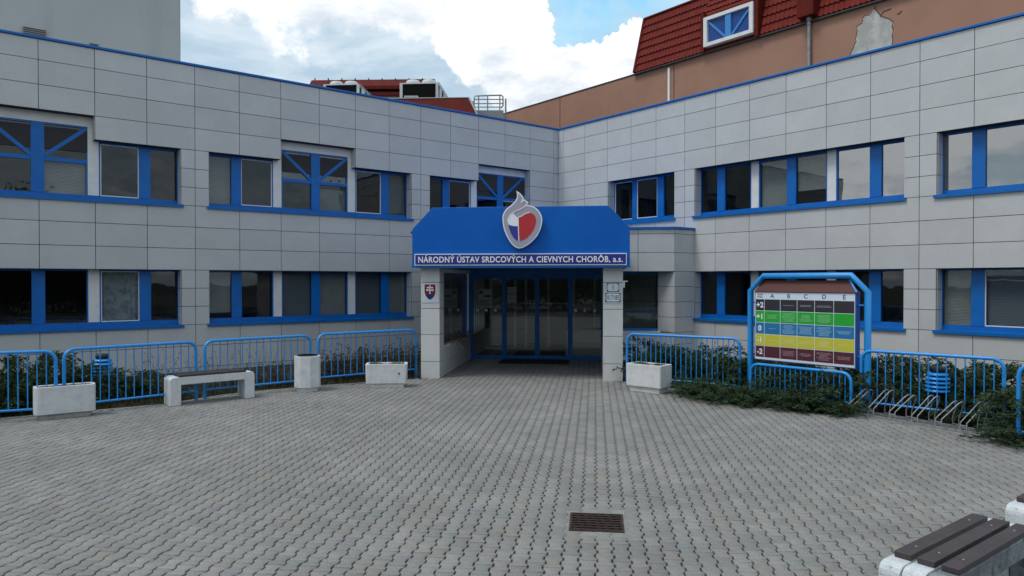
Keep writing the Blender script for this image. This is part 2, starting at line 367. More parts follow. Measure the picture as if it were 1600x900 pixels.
def pavers():
    pitch, Ln, wd, nr = .146, .200, .0838, .0622
    gr0, gr1 = GRATE
    out = [(-wd, -.1), (wd, -.1), (wd, -.062), (nr, -.036), (nr, .036), (wd, .062), (wd, .1), (-wd, .1), (-wd, .062), (-nr, .036), (-nr, -.036), (-wd, -.062)]
    out = np.array(out); gap = .0035
    gp2 = np.array([[.0084, .0044]]); o_out = out-np.sign(out)*gp2; o_in = out-np.sign(out)*(gp2+.0045)
    na = int(34/pitch); nb = int(30/Ln)
    A, B = np.meshgrid(np.arange(-na//2, na//2), np.arange(-nb, 30)); A = A.ravel(); B = B.ravel()
    a = A*pitch; b = B*Ln+(A % 2)*Ln/2
    x = E0.x+eA.x*a+eB.x*b; y = E0.y+eA.y*a+eB.y*b
    keep = inside(x, y)
    keep &= ~((np.abs(a-gr0[0]) < gr0[1]) & (np.abs(b-gr1[0]) < gr1[1]))
    a = a[keep]; b = b[keep]; n = len(a)
    zj = rng.normal(0, .0013, n); tx = rng.normal(0, .011, n); ty = rng.normal(0, .011, n)
    ja = rng.normal(0, .0007, n); jb = rng.normal(0, .0010, n)
    V = np.zeros((n, 36, 3), np.float32)
    for k, (o, z) in enumerate(((o_out, -.02), (o_out, -.003), (o_in, 0.0))):
        la = o[None, :, 0]; lb = o[None, :, 1]
        aa = a[:, None]+ja[:, None]+la; bb = b[:, None]+jb[:, None]+lb
        zz = z+zj[:, None]+tx[:, None]*la+ty[:, None]*lb
        V[:, k*12:(k+1)*12, 0] = E0.x+eA.x*aa+eB.x*bb; V[:, k*12:(k+1)*12, 1] = E0.y+eA.y*aa+eB.y*bb
        V[:, k*12:(k+1)*12, 2] = zz if z > -.01 else z
    base = (np.arange(n)*36)[:, None]
    quads = []
    for k in (0, 1):
        for i in range(12):
            j = (i+1) % 12; quads.append((k*12+i, k*12+j, (k+1)*12+j, (k+1)*12+i))
    quads = np.array(quads); top = np.arange(24, 36)
    loops = np.concatenate([(base[:, :, None]+quads[None]).reshape(n, -1), base+top[None]], axis=1).ravel()
    cnt = np.tile(np.array([4]*24+[12]), n); starts = np.concatenate([[0], np.cumsum(cnt)[:-1]])
    me = bpy.data.meshes.new('paving'); me.vertices.add(n*36); me.vertices.foreach_set('co', V.ravel())
    me.loops.add(len(loops)); me.loops.foreach_set('vertex_index', loops.astype(np.int32))
    me.polygons.add(len(cnt)); me.polygons.foreach_set('loop_start', starts.astype(np.int32)); me.polygons.foreach_set('loop_total', cnt.astype(np.int32))
    me.update(calc_edges=True); me.materials.append(paver_m)
    for nm in ('v', 'h'):
        at = me.attributes.new(nm, 'FLOAT', 'FACE'); at.data.foreach_set('value', np.repeat(rng.random(n), 25).astype(np.float32))
    tag(link(bpy.data.objects.new('paving', me)), kind='structure')
ga, gb = toE(*G(932, 816)[:2])
GRATE = ((ga, .315), (gb, .345))
pavers()
# concrete edging between the paving and the planted beds
def edging(pts):
    m = MB()
    for i in range(len(pts)-1):
        p, q = pts[i], pts[i+1]; d = (q-p); L = d.length; d.normalize(); nn = Vector((-d.y, d.x, 0)); k = max(1, round(L/1.0))
        for j in range(k):
            a0 = p+d*(L*j/k+.004); a1 = p+d*(L*(j+1)/k-.004); dz = random.uniform(-.004, .004)
            vs = [a0-nn*.04, a1-nn*.04, a1+nn*.05, a0+nn*.05]
            m.add([(v.x, v.y, z+dz) for z in (-.1, .012) for v in vs], [(0, 1, 2, 3), (4, 5, 6, 7), (0, 1, 5, 4), (1, 2, 6, 5), (2, 3, 7, 6), (3, 0, 4, 7)])
    return m
m = edging(EL); m2 = edging(ER); m.add(m2.v, m2.f)
tag(m.build('kerb', kerb_m, bevel=.006), kind='structure')

# ================================================================== HOSPITAL BUILDING
bld = thing('hospital_building', 'two storey L-shaped hospital clad in grey panels with blue window bands and entrance', 'building', (CX, CY, 0))
bld.matrix_parent_inverse = Matrix()
def P(o):                      # parent to the building keeping world coordinates
    o.parent = bld; o.matrix_parent_inverse = Matrix.Translation((-CX, -CY, 0)); return o
JL = [.235+1.2*k for k in range(-1, 18)]; JL[0] = 0.0
JR = [0.0, .291, 1.485, 2.66, 3.80, 4.925, 6.126, 7.308, 8.508, 9.69, 10.883, 12.069, 13.266, 14.454, 15.64, 16.83, 18.02, 19.2]
ROWS = [-.60, .02, .61, 1.20, 1.70, 2.20, 2.70, 3.29, 3.88, 4.47, 4.97, 5.48, 6.00, 6.60, 7.20, 7.80, 8.30]
REC = .35
def sub(rects, op):
    out = []
    for (a0, a1, z0, z1) in rects:
        b0, b1, y0, y1 = op
        if b1 <= a0 or b0 >= a1 or y1 <= z0 or y0 >= z1: out.append((a0, a1, z0, z1)); continue
        if z1 > y1: out.append((a0, a1, y1, z1))
        if z0 < y0: out.append((a0, a1, z0, y0))
        zz0, zz1 = max(z0, y0), min(z1, y1)
        if a0 < b0: out.append((a0, b0, zz0, zz1))
        if a1 > b1: out.append((b1, a1, zz0, zz1))
    return out
def wall(T, joints, rows, ops, s_end, name='wall'):
    pan = MB(); back = MB(); gp = .0072
    for i in range(len(joints)-1):
        if joints[i] >= s_end: break
        for j in range(len(rows)-1):
            rs = [(joints[i], min(joints[i+1], s_end), rows[j], rows[j+1])]
            for op in ops: rs = sub(rs, op)
            for (a0, a1, z0, z1) in rs:
                if a1-a0 < .03 or z1-z0 < .03: continue
                dn = random.uniform(-.002, .002); r = random.random()
                pan.box(a0+gp, a1-gp, -.03, dn, z0+gp, z1-gp, T, a=r)
                back.box(a0, a1, -.30, -.022, z0, z1, T)
    # reveals at the vertical sides of the openings
    for (b0, b1, y0, y1) in ops:
        for e, sg in ((b0, 1), (b1, -1)):
            lv = [z for z in rows if y0 < z < y1]; lv = [y0]+lv+[y1]
            for k in range(len(lv)-1):
                if e > s_end: continue
                pan.box(min(e-sg*.004, e+sg*.014), max(e-sg*.004, e+sg*.014), -REC-.02, -.034, lv[k]+gp, lv[k+1]-gp, T)
                back.box(min(e-sg*.021, e-sg*.2), max(e-sg*.021, e-sg*.2), -REC-.05, -.302, lv[k], lv[k+1], T)
        # head behind the cladding
        back.box(b0, b1, -REC-.05, -.302, y1, y1+.25, T); back.box(b0, b1, -REC-.1, -.302, y0-.3, y0, T)
    w = P(pan.build(name, cladding)); 
    b = back.build('wall_backing', grout, w); b.matrix_parent_inverse = Matrix()
    return w
def sub_of(o, parent):
    o.parent = parent; o.matrix_parent_inverse = Matrix(); return o

def window(T, s0, s1, z0, z1, post, sashes=(), tall=False, blinds=(), gmats=(glass, glass), ends=(.03, .03), tilt=None, post_w=.28):
    """one blue window unit between s0 and s1 with a wide post; sub-parts: panes, sashes, braces, blinds"""
    n1, n0 = -REC+.045, -REC-.03; fr = MB()
    zt = z1 if not tall else z1
    fr.box(s0, s1, n0, n1, z0, z0+.135, T)                         # bottom rail
    fr.box(s0, s1, n0, n1, zt-.045, zt, T)                         # head
    fr.box(post-post_w/2, post+post_w/2, n0, n1+.012, z0+.1355, zt-.0455, T)
    zs = [(z0+.136, zt-.046)]
    fr.box(s0, s0+ends[0], n0, n1-.002, z0+.136, zt-.046, T); fr.box(s1-ends[1], s1, n0, n1-.002, z0+.136, zt-.046, T)
    halves = [(s0+ends[0], post-post_w/2), (post+post_w/2, s1-ends[1])]
    zm = z0+.98
    if tall:
        for a, b in halves: fr.box(a, b, n0, n1-.004, zm-.05, zm+.05, T)
    w = P(fr.build('window', blue_frame))
    if tall:
        br = MB()
        for q, (a, b) in enumerate(halves):
            o, i_ = (a, b) if q == 0 else (b, a)              # outer top corner to the post at the transom
            p0 = Vector((o, 0, zt-.06)); p1 = Vector((i_, 0, zm+.07)); d = (p1-p0).normalized(); nn = Vector((-d.z, 0, d.x))*.045
            vs = [p0+nn, p1+nn, p1-nn, p0-nn]
            br.add([T(v.x, n, v.z) for n in (n0+.03, n1+.006) for v in vs], [(0, 1, 2, 3), (4, 5, 6, 7), (0, 1, 5, 4), (1, 2, 6, 5), (2, 3, 7, 6), (3, 0, 4, 7)])
            bo = br.build('brace', blue_frame); sub_of(bo, w); br = MB()
    for q, (a, b) in enumerate(halves):
        gm = gmats[q]; rng_z = [(z0+.136, zt-.046)] if not tall else [(z0+.136, zm-.05), (zm+.05, zt-.046)]
        for k, (c0, c1) in enumerate(rng_z):
            g = MB(); g.add([T(a, -REC, c0), T(b, -REC, c0), T(b, -REC, c1), T(a, -REC, c1)], [(0, 1, 2, 3)])
            sub_of(g.build('pane', glass_warped if (tall and k == 1 and gm is glass_warped) else (glass if gm is glass_warped else gm)), w)
        if q in sashes:
            sm = MB(); c0, c1 = rng_z[0]; t_ = .022
            for (u0, u1, v0, v1) in ((a, b, c0, c0+t_), (a, b, c1-t_, c1), (a, a+t_, c0+t_, c1-t_), (b-t_, b, c0+t_, c1-t_)):
                sm.box(u0, u1, -REC+.004, -REC+.03, v0, v1, T)
            sub_of(sm.build('sash', white_paint), w)
    for (q, lo, hi, bm) in blinds:
        a, b = halves[q]; bl = MB(); nz = 16 if bm is not curtain_m else 1; c0, c1 = z0+.14+(z1-z0-.2)*lo, z0+.14+(z1-z0-.2)*hi
        if bm is curtain_m:
            k = 28; vs = []; 
            for i in range(k+1):
                u = a+(b-a)*i/k; d = -REC-.09-.02*math.sin(i*1.7)-.01*math.sin(i*.6)
                vs += [T(u, d, c0), T(u, d, c1)]
            bl.add(vs, [(2*i, 2*i+2, 2*i+3, 2*i+1) for i in range(k)], True)
        else:
            nz = max(4, int((c1-c0)/.035)); hh = (c1-c0)/nz
            for i in range(nz):
                zz = c0+i*hh
                bl.add([T(a, -REC-.07, zz), T(b, -REC-.07, zz), T(b, -REC-.09, zz+hh*.96), T(a, -REC-.09, zz+hh*.96)], [(0, 1, 2, 3)])
        sub_of(bl.build('blind', bm), w)
    return w
def strip(T, s, z0, z1, hw=.125):
    b = MB(); b.box(s-hw, s+hw, -REC-.03, -REC+.05, z0+.1352, z1-.002, T); P(b.build('infill_panel', white_frame))
def sill(T, s0, s1, z):
    b = MB(); b.box(s0, s1, -REC+.046, .055, z-.035, z+.012, T); b.box(s0, s1, .042, .055, z-.065, z-.036, T); b.box(s0+.07, s1-.07, -REC-.02, -REC+.043, z+.0125, z+.134, T); P(b.build('sill', blue_frame))
jl = lambda k: .235+1.2*k
up0, up1, lo0, lo1 = 4.47, 6.00, 1.20, 2.70
opsL = [(jl(5)+.36, jl(11)-.36, up0, up1), (jl(7), jl(9), up1, 6.60), (jl(11)+.36, 21.475, up0, up1), (jl(13), jl(15), up1, 6.60),
        (jl(1), jl(5)-.36, up0, up1), (jl(1), jl(3), up1, 6.60),
        (jl(5)+.36, jl(11)-.36, lo0, lo1), (jl(11)+.36, 21.475, lo0, lo1)]
JLx = JL+[jl(17), jl(18)]; JLx = sorted(set(round(j, 4) for j in JLx))
wall(FL, JLx, ROWS, opsL, 21.8)
opsR = [(2.70, 5.70, up0, up1), (6.52, 12.91, up0, up1), (13.66, 19.0, up0, up1), (6.52, 12.91, lo0, lo1), (13.66, 19.0, lo0, lo1)]
wall(FR, JR, ROWS, opsR, 19.2)
# left wing windows ----------------------------------------------------
h = .13
def tall_surround(s0, s1):
    b = MB(); b.box(s0, s1, -REC-.03, -REC+.05, 6.355, 6.60, FL); P(b.build('infill_panel', white_frame))
    b = MB(); b.box(s0, s1, -.302, -.04, 6.601, 6.62, FL); P(b.build('soffit', white_frame))
# group B
window(FL, jl(5)+.36, jl(7)-h, up0, up1, jl(6), sashes=(1,), blinds=((0, 0, 1, blind_dark),))
window(FL, jl(7)+h, jl(9)-h, up0, 6.355, jl(8), tall=True, gmats=(glass_warped, glass_warped), blinds=((0, .0, .40, blind_dark),))
window(FL, jl(9)+h, jl(11)-.36, up0, up1, jl(10), sashes=(0,), blinds=((1, 0, 1, blind_m),))
strip(FL, jl(7), up0, 6.355); strip(FL, jl(9), up0, 6.355); tall_surround(jl(7), jl(9)); sill(FL, jl(5)+.30, jl(11)-.30, up0)
# group A
window(FL, jl(11)+.36, jl(13)-h, up0, up1, jl(12), sashes=(1,))
window(FL, jl(13)+h, jl(15)-h, up0, 6.355, jl(14), tall=True, blinds=((0, .0, .5, blind_m),))
window(FL, jl(15)+h, 21.475, up0, up1, jl(16))
strip(FL, jl(13), up0, 6.355); strip(FL, jl(15), up0, 6.355); tall_surround(jl(13), jl(15)); sill(FL, jl(11)+.30, 21.4, up0)
# group C
window(FL, jl(3)+h, jl(5)-.36, up0, up1, jl(4), sashes=(0,))
window(FL, jl(1), jl(3)-h, up0, 6.355, jl(2), tall=True, ends=(.15, .03), sashes=(0,))
strip(FL, jl(3), up0, 6.355); tall_surround(jl(1), jl(3)); sill(FL, jl(1), jl(5)-.30, up0)
# ground floor left
window(FL, jl(5)+.36, jl(7)-h, lo0, lo1, jl(6), blinds=((0, 0, 1, blind_m), (1, 0, 1, blind_dark)))
window(FL, jl(7)+h, jl(9)-h, lo0, lo1, jl(8), blinds=((0, 0, 1, blind_m), (1, 0, 1, blind_dark)))
window(FL, jl(9)+h, jl(11)-.36, lo0, lo1, jl(10), blinds=((1, .12, 1, blind_m),))
strip(FL, jl(7), lo0, lo1); strip(FL, jl(9), lo0, lo1); sill(FL, jl(5)+.30, jl(11)-.30, lo0)
window(FL, jl(11)+.36, jl(13)-h, lo0, lo1, jl(12), sashes=(1,), blinds=((1, .02, 1, curtain_m),))
window(FL, jl(13)+h, jl(15)-h, lo0, lo1, jl(14))
window(FL, jl(15)+h, 21.475, lo0, lo1, jl(16))
strip(FL, jl(13), lo0, lo1); strip(FL, jl(15), lo0, lo1); sill(FL, jl(11)+.30, 21.4, lo0)
# right wing windows ---------------------------------------------------
window(FR, 2.72, 4.0, up0, up1, 3.71, post_w=.20, ends=(.03, .02), sashes=(0,)) if False else None
window(FR, 2.71, 4.86, up0, up1, 3.70, post_w=.20, ends=(.03, .14), sashes=(0, 1))
window(FR, 4.86, 5.70, up0, up1, 4.94, post_w=.159, ends=(0.0005, .03))
sill(FR, 2.64, 5.76, up0)
for z0, z1 in ((up0, up1), (lo0, lo1)):
    U = z0 > 3
    window(FR, 6.52, 8.508-h, z0, z1, 7.308, blinds=() if U else ())
    window(FR, 8.508+h, 10.883-h, z0, z1, 9.69, blinds=((0, 0, 1, blind_m), (1, .28, 1, blind_m)) if U else ())
    window(FR, 10.883+h, 12.91, z0, z1, 12.069, post_w=.30, gmats=(coated_glass, coated_glass) if U else (glass, glass))
    strip(FR, 8.508, z0, z1); strip(FR, 10.883, z0, z1); sill(FR, 6.46, 12.97, z0)
    window(FR, 13.66, 15.64-h, z0, z1, 14.454, sashes=() if U else (1,), blinds=((0, .0, 1, blind_m), (1, 0, 1, blind_dark)) if not U else (), gmats=(coated_glass, coated_glass) if U else (glass, glass))
    window(FR, 15.64+h, 18.98, z0, z1, 16.83)
    strip(FR, 15.64, z0, z1); sill(FR, 13.60, 19.0, z0)
# coping
for T, s1 in ((FL, 21.8), (FR, 19.2)):
    b = MB(); b.box(-.06 if T is FR else -.05, s1, -.35, .045, 8.305, 8.365, T)
    P(b.build('coping', blue_frame, bevel=.008))
# roofs, rooms behind the glass
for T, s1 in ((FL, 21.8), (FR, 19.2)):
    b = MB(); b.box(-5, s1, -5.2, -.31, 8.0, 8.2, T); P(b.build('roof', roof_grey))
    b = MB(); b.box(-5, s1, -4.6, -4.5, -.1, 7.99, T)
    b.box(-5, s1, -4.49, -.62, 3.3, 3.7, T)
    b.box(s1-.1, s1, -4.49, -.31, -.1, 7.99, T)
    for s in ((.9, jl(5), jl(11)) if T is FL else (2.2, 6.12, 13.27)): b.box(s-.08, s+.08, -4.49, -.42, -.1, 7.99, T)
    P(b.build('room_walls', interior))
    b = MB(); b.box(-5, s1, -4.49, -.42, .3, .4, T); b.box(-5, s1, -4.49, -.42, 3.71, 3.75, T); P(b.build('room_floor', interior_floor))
    b = MB(); b.box(s1+.001, s1+.08, -5.2, -.03, -.6, 8.3, T); P(b.build('wall', cladding))

# ------------------------------------------------------------------ lobby block beside the entrance
P1 = Vector((5.085, 22.30, 0)); P0 = Vector((5.84, 22.9, 0))
a1, b1 = toE(P1.x, P1.y)                       # front corner of the lobby box in entrance coordinates
pan = MB(); back = MB(); gp = .0072
# upper box: front along the entrance axis, cheek parallel to the left wing
zr = [2.70, 3.29, 3.88, 4.03]
fa = [a1, a1-1.13, a1-2.26, a1-3.4, a1-4.5, a1-5.6, a1-6.7]
for i in range(6):
    for j in range(3): pan.box(fa[i+1]+gp, fa[i]-gp, b1, b1+.03, zr[j]+gp, zr[j+1]-gp, FE)
back.box(fa[-1], a1-.01, b1+.022, b1+.30, 2.70, 4.03, FE)
ck = (P0-P1); ckl = ck.length; ckd = ck.normalized(); cn = Vector((ckd.y, -ckd.x, 0))
def FC(u, n, z): p = P1+ckd*u+cn*n; return (p.x, p.y, z)
zc_ = [-.6, .02, .40, .78, 1.26, 1.74, 2.22, 2.70, 3.29, 3.88, 4.03]
for j in range(len(zc_)-1): pan.box(.004+gp, ckl+.02, -.03, 0, zc_[j]+gp, zc_[j+1]-gp, FC)
back.box(.01, ckl+.02, -.32, -.022, -.6, 4.03, FC)
# recess reveal beside the dark side window
P2 = Vector((4.67, 22.82, 0)); rv = (P2-P1); rl = rv.length; rd = rv.normalized(); rn = Vector((-rd.y, rd.x, 0))
def FV(u, n, z): p = P1+rd*u+rn*n; return (p.x, p.y, z)
for j in range(3, 7): pan.box(gp+.004, rl, -.03, 0, zc_[j]+gp, zc_[j+1]-gp, FV)
back.box(.01, rl+.1, -.2, -.022, .78, 2.70, FV)
for i in range(3):
    for j in range(3): pan.box(fa[i+1]+gp, fa[i]-gp, b1, b1+.03, zc_[j]+gp, zc_[j+1]-gp, FE)
back.box(fa[3], a1-.01, b1+.022, b1+.30, -.6, .76, FE)
w = P(pan.build('lobby_wall', cladding)); sub_of(back.build('wall_backing', grout), w)
b = MB(); b.box(fa[3], a1-.42, b1+.01, b1+.60, .762, .80, FE); P(b.build('ledge', cladding_pale))
a2, b2 = toE(P2.x, P2.y)
b = MB(); b.box(2.3, a2+.05, b2, b2+.06, .80, .88, FE); b.box(2.3, a2+.05, b2, b2+.06, 2.63, 2.70, FE); b.box(2.3, 2.36, b2, b2+.06, .8801, 2.6299, FE)
w = P(b.build('window', blue_frame))
g = MB(); g.add([FE(2.3, b2+.03, .88), FE(a2+.03, b2+.03, .88), FE(a2+.03, b2+.03, 2.63), FE(2.3, b2+.03, 2.63)], [(0, 1, 2, 3)]); sub_of(g.build('pane', door_glass), w)
# lid of the lobby block with its blue cap
capp = [FE(a1+.05, b1-.06, 0), FC(ckl, .06, 0), FR(6.42, -.01, 0), FR(2.0, -.01, 0), FE(a1-6.7, b1+3.5, 0), FE(a1-6.7, b1-.06, 0)]
b = MB(); n_ = len(capp)
b.add([(p[0], p[1], 4.031) for p in capp]+[(p[0], p[1], 4.095) for p in capp], [list(range(n_)), list(range(n_, 2*n_))]+[(i, (i+1) % n_, n_+(i+1) % n_, n_+i) for i in range(n_)])
P(b.build('lobby_cap', blue_frame))
b = MB(); b.box(-2.5, a1-.3, b1+.32, b1+.9, 2.70, 2.75, FE); P(b.build('soffit', cladding))
# ------------------------------------------------------------------ entrance canopy, pillars, door
SL = 2.62; zb, zs_, zt = 2.745, 3.66, 4.18
out = [(-SL, zb), (SL, zb), (SL, zs_), (SL-.50, zt), (-SL+.50, zt), (-SL, zs_)]
b = MB(); b.prism(out, lambda u, w_, d: FE(u, d, w_), -.27, b1-.005)
cano = P(b.build('canopy', blue_canopy, bevel=.012))
b = MB(); b.box(-SL-.012, SL+.012, -.30, -.272, zb-.03, zb+.022, FE); b.box(-.0045, .0045, -.2735, -.2705, zb+.03, zt-.02, FE)
for z in (zs_-.0,): b.box(-SL, SL, -.2725, -.2705, zb+.035, zb+.04, FE)
sub_of(b.build('trim', blue_frame), cano)
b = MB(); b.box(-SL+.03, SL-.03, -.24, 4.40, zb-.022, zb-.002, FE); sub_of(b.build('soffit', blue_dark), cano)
b = MB(); b.tube([FE(-SL-.10, .0, 3.60), FE(-SL+.02, .05, 3.57)], .03); sub_of(b.build('spout', dark_trim), cano)
zp = [-.02, .41, 1.07, 1.72, 2.365, 2.72]
for sg in (-1, 1):
    a0, a1_ = (-2.47, -2.0) if sg < 0 else (2.0, 2.47)
    b = MB(); k = MB(); k.box(a0+.012, a1_-.012, .012, .50, 0, zp[-1], FE)
    for j in range(5): b.box(a0, a1_, 0, .51, zp[j]+.006, zp[j+1]-.006, FE)
    p_ = P(b.build('pillar', cladding_pale, bevel=.004)); sub_of(k.build('pillar_core', grout), p_)
# side walls with low parapet and glass
for sg in (-1, 1):
    i0, i1 = sorted((sg*2.002, sg*2.28)); f0 = sg*2.0
    b = MB(); k = MB(); k.box(i0+.02, i1-.02, .512, 4.42, 0, .68, FE)
    zz = [0, .35, .70]
    for j in range(2):
        for c0, c1 in ((.512, 1.9), (1.9, 3.2), (3.2, 4.42)): b.box(i0, i1, c0+.004, c1-.004, zz[j]+.004, zz[j+1]-.004, FE)
    w = P(b.build('side_wall', cladding)); sub_of(k.build('wall_backing', grout), w)
    b = MB(); b.box(i0+.02, i1-.02, .52, 4.42, 2.62, 2.715, FE); w = P(b.build('window', white_frame))
    g = MB(); g.add([FE(sg*2.10, .52, .70), FE(sg*2.10, 4.40, .70), FE(sg*2.10, 4.40, 2.62), FE(sg*2.10, .52, 2.62)], [(0, 1, 2, 3)]); sub_of(g.build('pane', side_glass), w)
# sliding door wall
DB = 4.45
b = MB()
b.box(-2.06, 2.06, DB-.03, DB+.08, 2.53, 2.722, FE)
b.box(-2.06, -1.93, DB-.04, DB+.08, 0, 2.529, FE); b.box(1.99, 2.06, DB-.03, DB+.08, 0, 2.529, FE)
b.box(-1.03, -.92, DB-.04, DB+.08, 0, 2.529, FE); b.box(1.02, 1.13, DB-.04, DB+.08, 0, 2.529, FE)
b.box(-1.929, -1.031, DB-.02, DB+.05, 0.0, .11, FE); b.box(1.131, 1.989, DB-.02, DB+.05, 0.0, .11, FE)
b.box(-1.929, -1.031, DB-.01, DB+.05, 2.47, 2.529, FE); b.box(1.131, 1.989, DB-.01, DB+.05, 2.47, 2.529, FE)
dw = P(b.build('door_frame', blue_frame))
for (c0, c1) in ((-1.93, -1.03), (1.13, 1.99)):
    g = MB(); g.add([FE(c0, DB+.02, .11), FE(c1, DB+.02, .11), FE(c1, DB+.02, 2.47), FE(c0, DB+.02, 2.47)], [(0, 1, 2, 3)]); sub_of(g.build('pane', door_glass), dw)
for (c0, c1, mid) in ((-.915, .048, 1), (.052, 1.015, 0)):
    b = MB(); L0, L1 = (.03, .07) if mid else (.07, .03)
    b.box(c0, c0+L0, DB-.005, DB+.035, .02, 2.52, FE); b.box(c1-L1, c1, DB-.005, DB+.035, .02, 2.52, FE)
    b.box(c0+L0, c1-L1, DB-.005, DB+.035, .02, .12, FE); b.box(c0+L0, c1-L1, DB-.005, DB+.035, 2.45, 2.52, FE)
    lf = P(b.build('sliding_door', blue_frame))
    g = MB(); g.add([FE(c0+L0, DB+.015, .12), FE(c1-L1, DB+.015, .12), FE(c1-L1, DB+.015, 2.45), FE(c0+L0, DB+.015, 2.45)], [(0, 1, 2, 3)]); sub_of(g.build('pane', door_glass), lf)
    dts = MB(); 
    for k in range(8):
        u = c0+.12+k*.105; dts.box(u, u+.03, DB+.011, DB+.014, 1.70, 1.73, FE)
    sub_of(dts.build('dot_stickers', white_e), lf)
for c0 in (-1.80, -1.52, -1.24, 1.22, 1.50, 1.79):
    dts = MB(); q = [(c0+.045*math.cos(t*.5236), 1.50+.045*math.sin(t*.5236)) for t in range(12)]
    dts.prism(q, lambda u, w_, d: FE(u, d, w_), DB+.012, DB+.017)
    sub_of(dts.build('round_sticker', white_e), dw)
# inner vestibule: white inner door frames, floor, walls
b = MB(); IB = 7.4
for u in (-1.0, -.62, .16, .95, 1.03, 1.75): b.box(u, u+.085, IB, IB+.06, 0, 2.6, FE)
b.box(-2.0, 2.0, IB-.001, IB+.055, 0.0, .09, FE); b.box(-2.0, 2.0, IB, IB+.05, 2.6, 2.7, FE)
P(b.build('inner_door_frame', white_paint))
b = MB(); 
g = MB(); g.add([FE(-2.07, DB+.09, .75), FE(-2.07, 7.5, .75), FE(-2.07, 7.5, 2.75), FE(-2.07, DB+.09, 2.75)], [(0, 1, 2, 3)]); P(g.build('side_pane', side_glass))
for k in range(5): b.box(-1.97, -1.93, DB+.4+k*.42, DB+.46+k*.42, .75, 2.6, FE)
P(b.build('inner_mullion', white_paint))
b = MB(); b.box(-2.3, 2.3, DB+.09, 10.5, -.03, 0.004, FE); P(b.build('lobby_floor', interior_floor))
b = MB(); b.box(-2.3, 2.3, 10.3, 10.4, 0, 2.75, FE); b.box(-2.5, 2.5, DB+.09, 10.5, 2.751, 2.80, FE); b.box(-2.12, -2.02, DB+.09, 10.3, .0, .75, FE); b.box(2.02, 2.12, DB+.09, 10.3, 0, 2.75, FE); b.box(-2.12, -2.02, 7.5, 10.3, .75, 2.75, FE)
P(b.build('room_walls', mat('lobby_wall_paint', (.45, .45, .43), .8)))
b = MB(); b.box(-.8, 1.1, DB+.25, IB-.6, .005, .018, FE)
tag(b.build('inner_doormat', mat_rubber), 'black doormat lying inside the entrance behind the sliding glass doors', 'doormat')
m0, m1 = toE(*G(790, 571)[:2]); 
b = MB(); b.box(-1.0, 1.05, 3.25, 4.30, .004, .016, FE)
tag(b.build('doormat', mat_rubber), 'black doormat lying on the pavers outside the sliding glass doors', 'doormat')
def FEo(a0, b0, z0): return lambda u, w_, d: FE(a0+u, b0-d, z0+w_)
# notices behind the glass
t = thing('door_notice', 'pale green printed notice on the left side glass of the entrance', 'notice', FE(-1.55, DB, 1.7), -e_)
b = MB(); b.box(-.22, .22, -.004, .004, -.12, .45, None); b.build('sheet', mat('paper_green', (.30, .40, .36), .6), t)
b = MB(); b.box(-.19, -.07, -.008, -.005, .30, .40); b.box(-.03, .19, -.008, -.005, .20, .27)
for k in range(5): b.box(-.18, .18-.05*(k % 3), -.008, -.005, .10-.04*k, .118-.04*k)
b.build('print', mat('paper_print', (.05, .07, .07), .6), t)
t = thing('door_notice', 'two white notices one above the other on the left sliding door', 'notice', FE(-.72, DB, 1.85), -e_)
b = MB(); b.box(-.14, .14, -.020, -.012, .16, .36); b.box(-.14, .14, -.020, -.012, -.10, .13); b.build('sheet', mat('paper_white', (.42, .46, .46), .6), t)
b = MB()
for k in range(4): b.box(-.10, .10-.04*(k % 2), -.024, -.021, .30-.035*k, .312-.035*k); b.box(-.10, .10-.05*(k % 2), -.024, -.021, .08-.04*k, .092-.04*k)
b.build('print', MATS['paper_print'], t)

# ------------------------------------------------------------------ signs on the entrance
fy = -.30
t = thing('name_sign', 'long navy sign with white lettering across the canopy front', 'sign', FE(0, fy, 2.92), -e_)
b = MB(); b.box(-2.545, 2.545, -.03, .025, -.145, .135); b.build('border', white_e, t)
b = MB(); b.box(-2.525, 2.525, -.036, -.031, -.125, .115); b.build('panel', navy, t)
b = MB(); text_geo('NÁRODNÝ ÚSTAV SRDCOVÝCH A CIEVNYCH CHORÔB, a.s.', .136, lambda u, w_, d: (u, -.037-d, w_-.072), b, bold=.018, thick=.008, width=4.90)
b.build('lettering', white_glyph, t, recalc=False)
# emblem: flame-topped heart
def epx(pts): return [((x-447)/8.18*.01525, (440-y)/8.18*.01525) for x, y in pts]
outer = epx([(375, 70), (405, 88), (430, 108), (450, 135), (468, 160), (460, 185), (480, 180), (505, 200), (525, 220), (515, 238), (505, 252), (545, 256), (580, 266), (615, 284), (650, 312), (675, 345), (692, 380),
             (703, 420), (705, 455), (700, 495), (688, 540), (670, 590), (640, 645), (610, 682), (575, 716), (540, 745), (500, 772), (455, 795), (410, 803), (370, 793), (340, 772), (310, 742), (285, 705), (262, 665), (242, 625),
             (225, 585), (212, 540), (203, 495), (197, 445), (197, 400), (206, 362), (222, 330), (245, 300), (275, 275), (310, 250), (340, 222), (362, 195), (378, 165), (385, 140), (384, 110)])
def inset(pts, d):
    n = len(pts); out = []
    ar = sum(pts[i][0]*pts[(i+1) % n][1]-pts[(i+1) % n][0]*pts[i][1] for i in range(n))
    sg = 1 if ar > 0 else -1
    for i in range(n):
        p, q, r = Vector(pts[i-1]), Vector(pts[i]), Vector(pts[(i+1) % n])
        d1 = (q-p).normalized(); d2 = (r-q).normalized(); n1 = Vector((-d1.y, d1.x))*sg; n2 = Vector((-d2.y, d2.x))*sg
        b_ = (n1+n2); b_ = b_.normalized() if b_.length > .2 else n1
        k = d/max(.5, b_.dot(n1)); out.append((q.x+b_.x*k, q.y+b_.y*k))
    return out
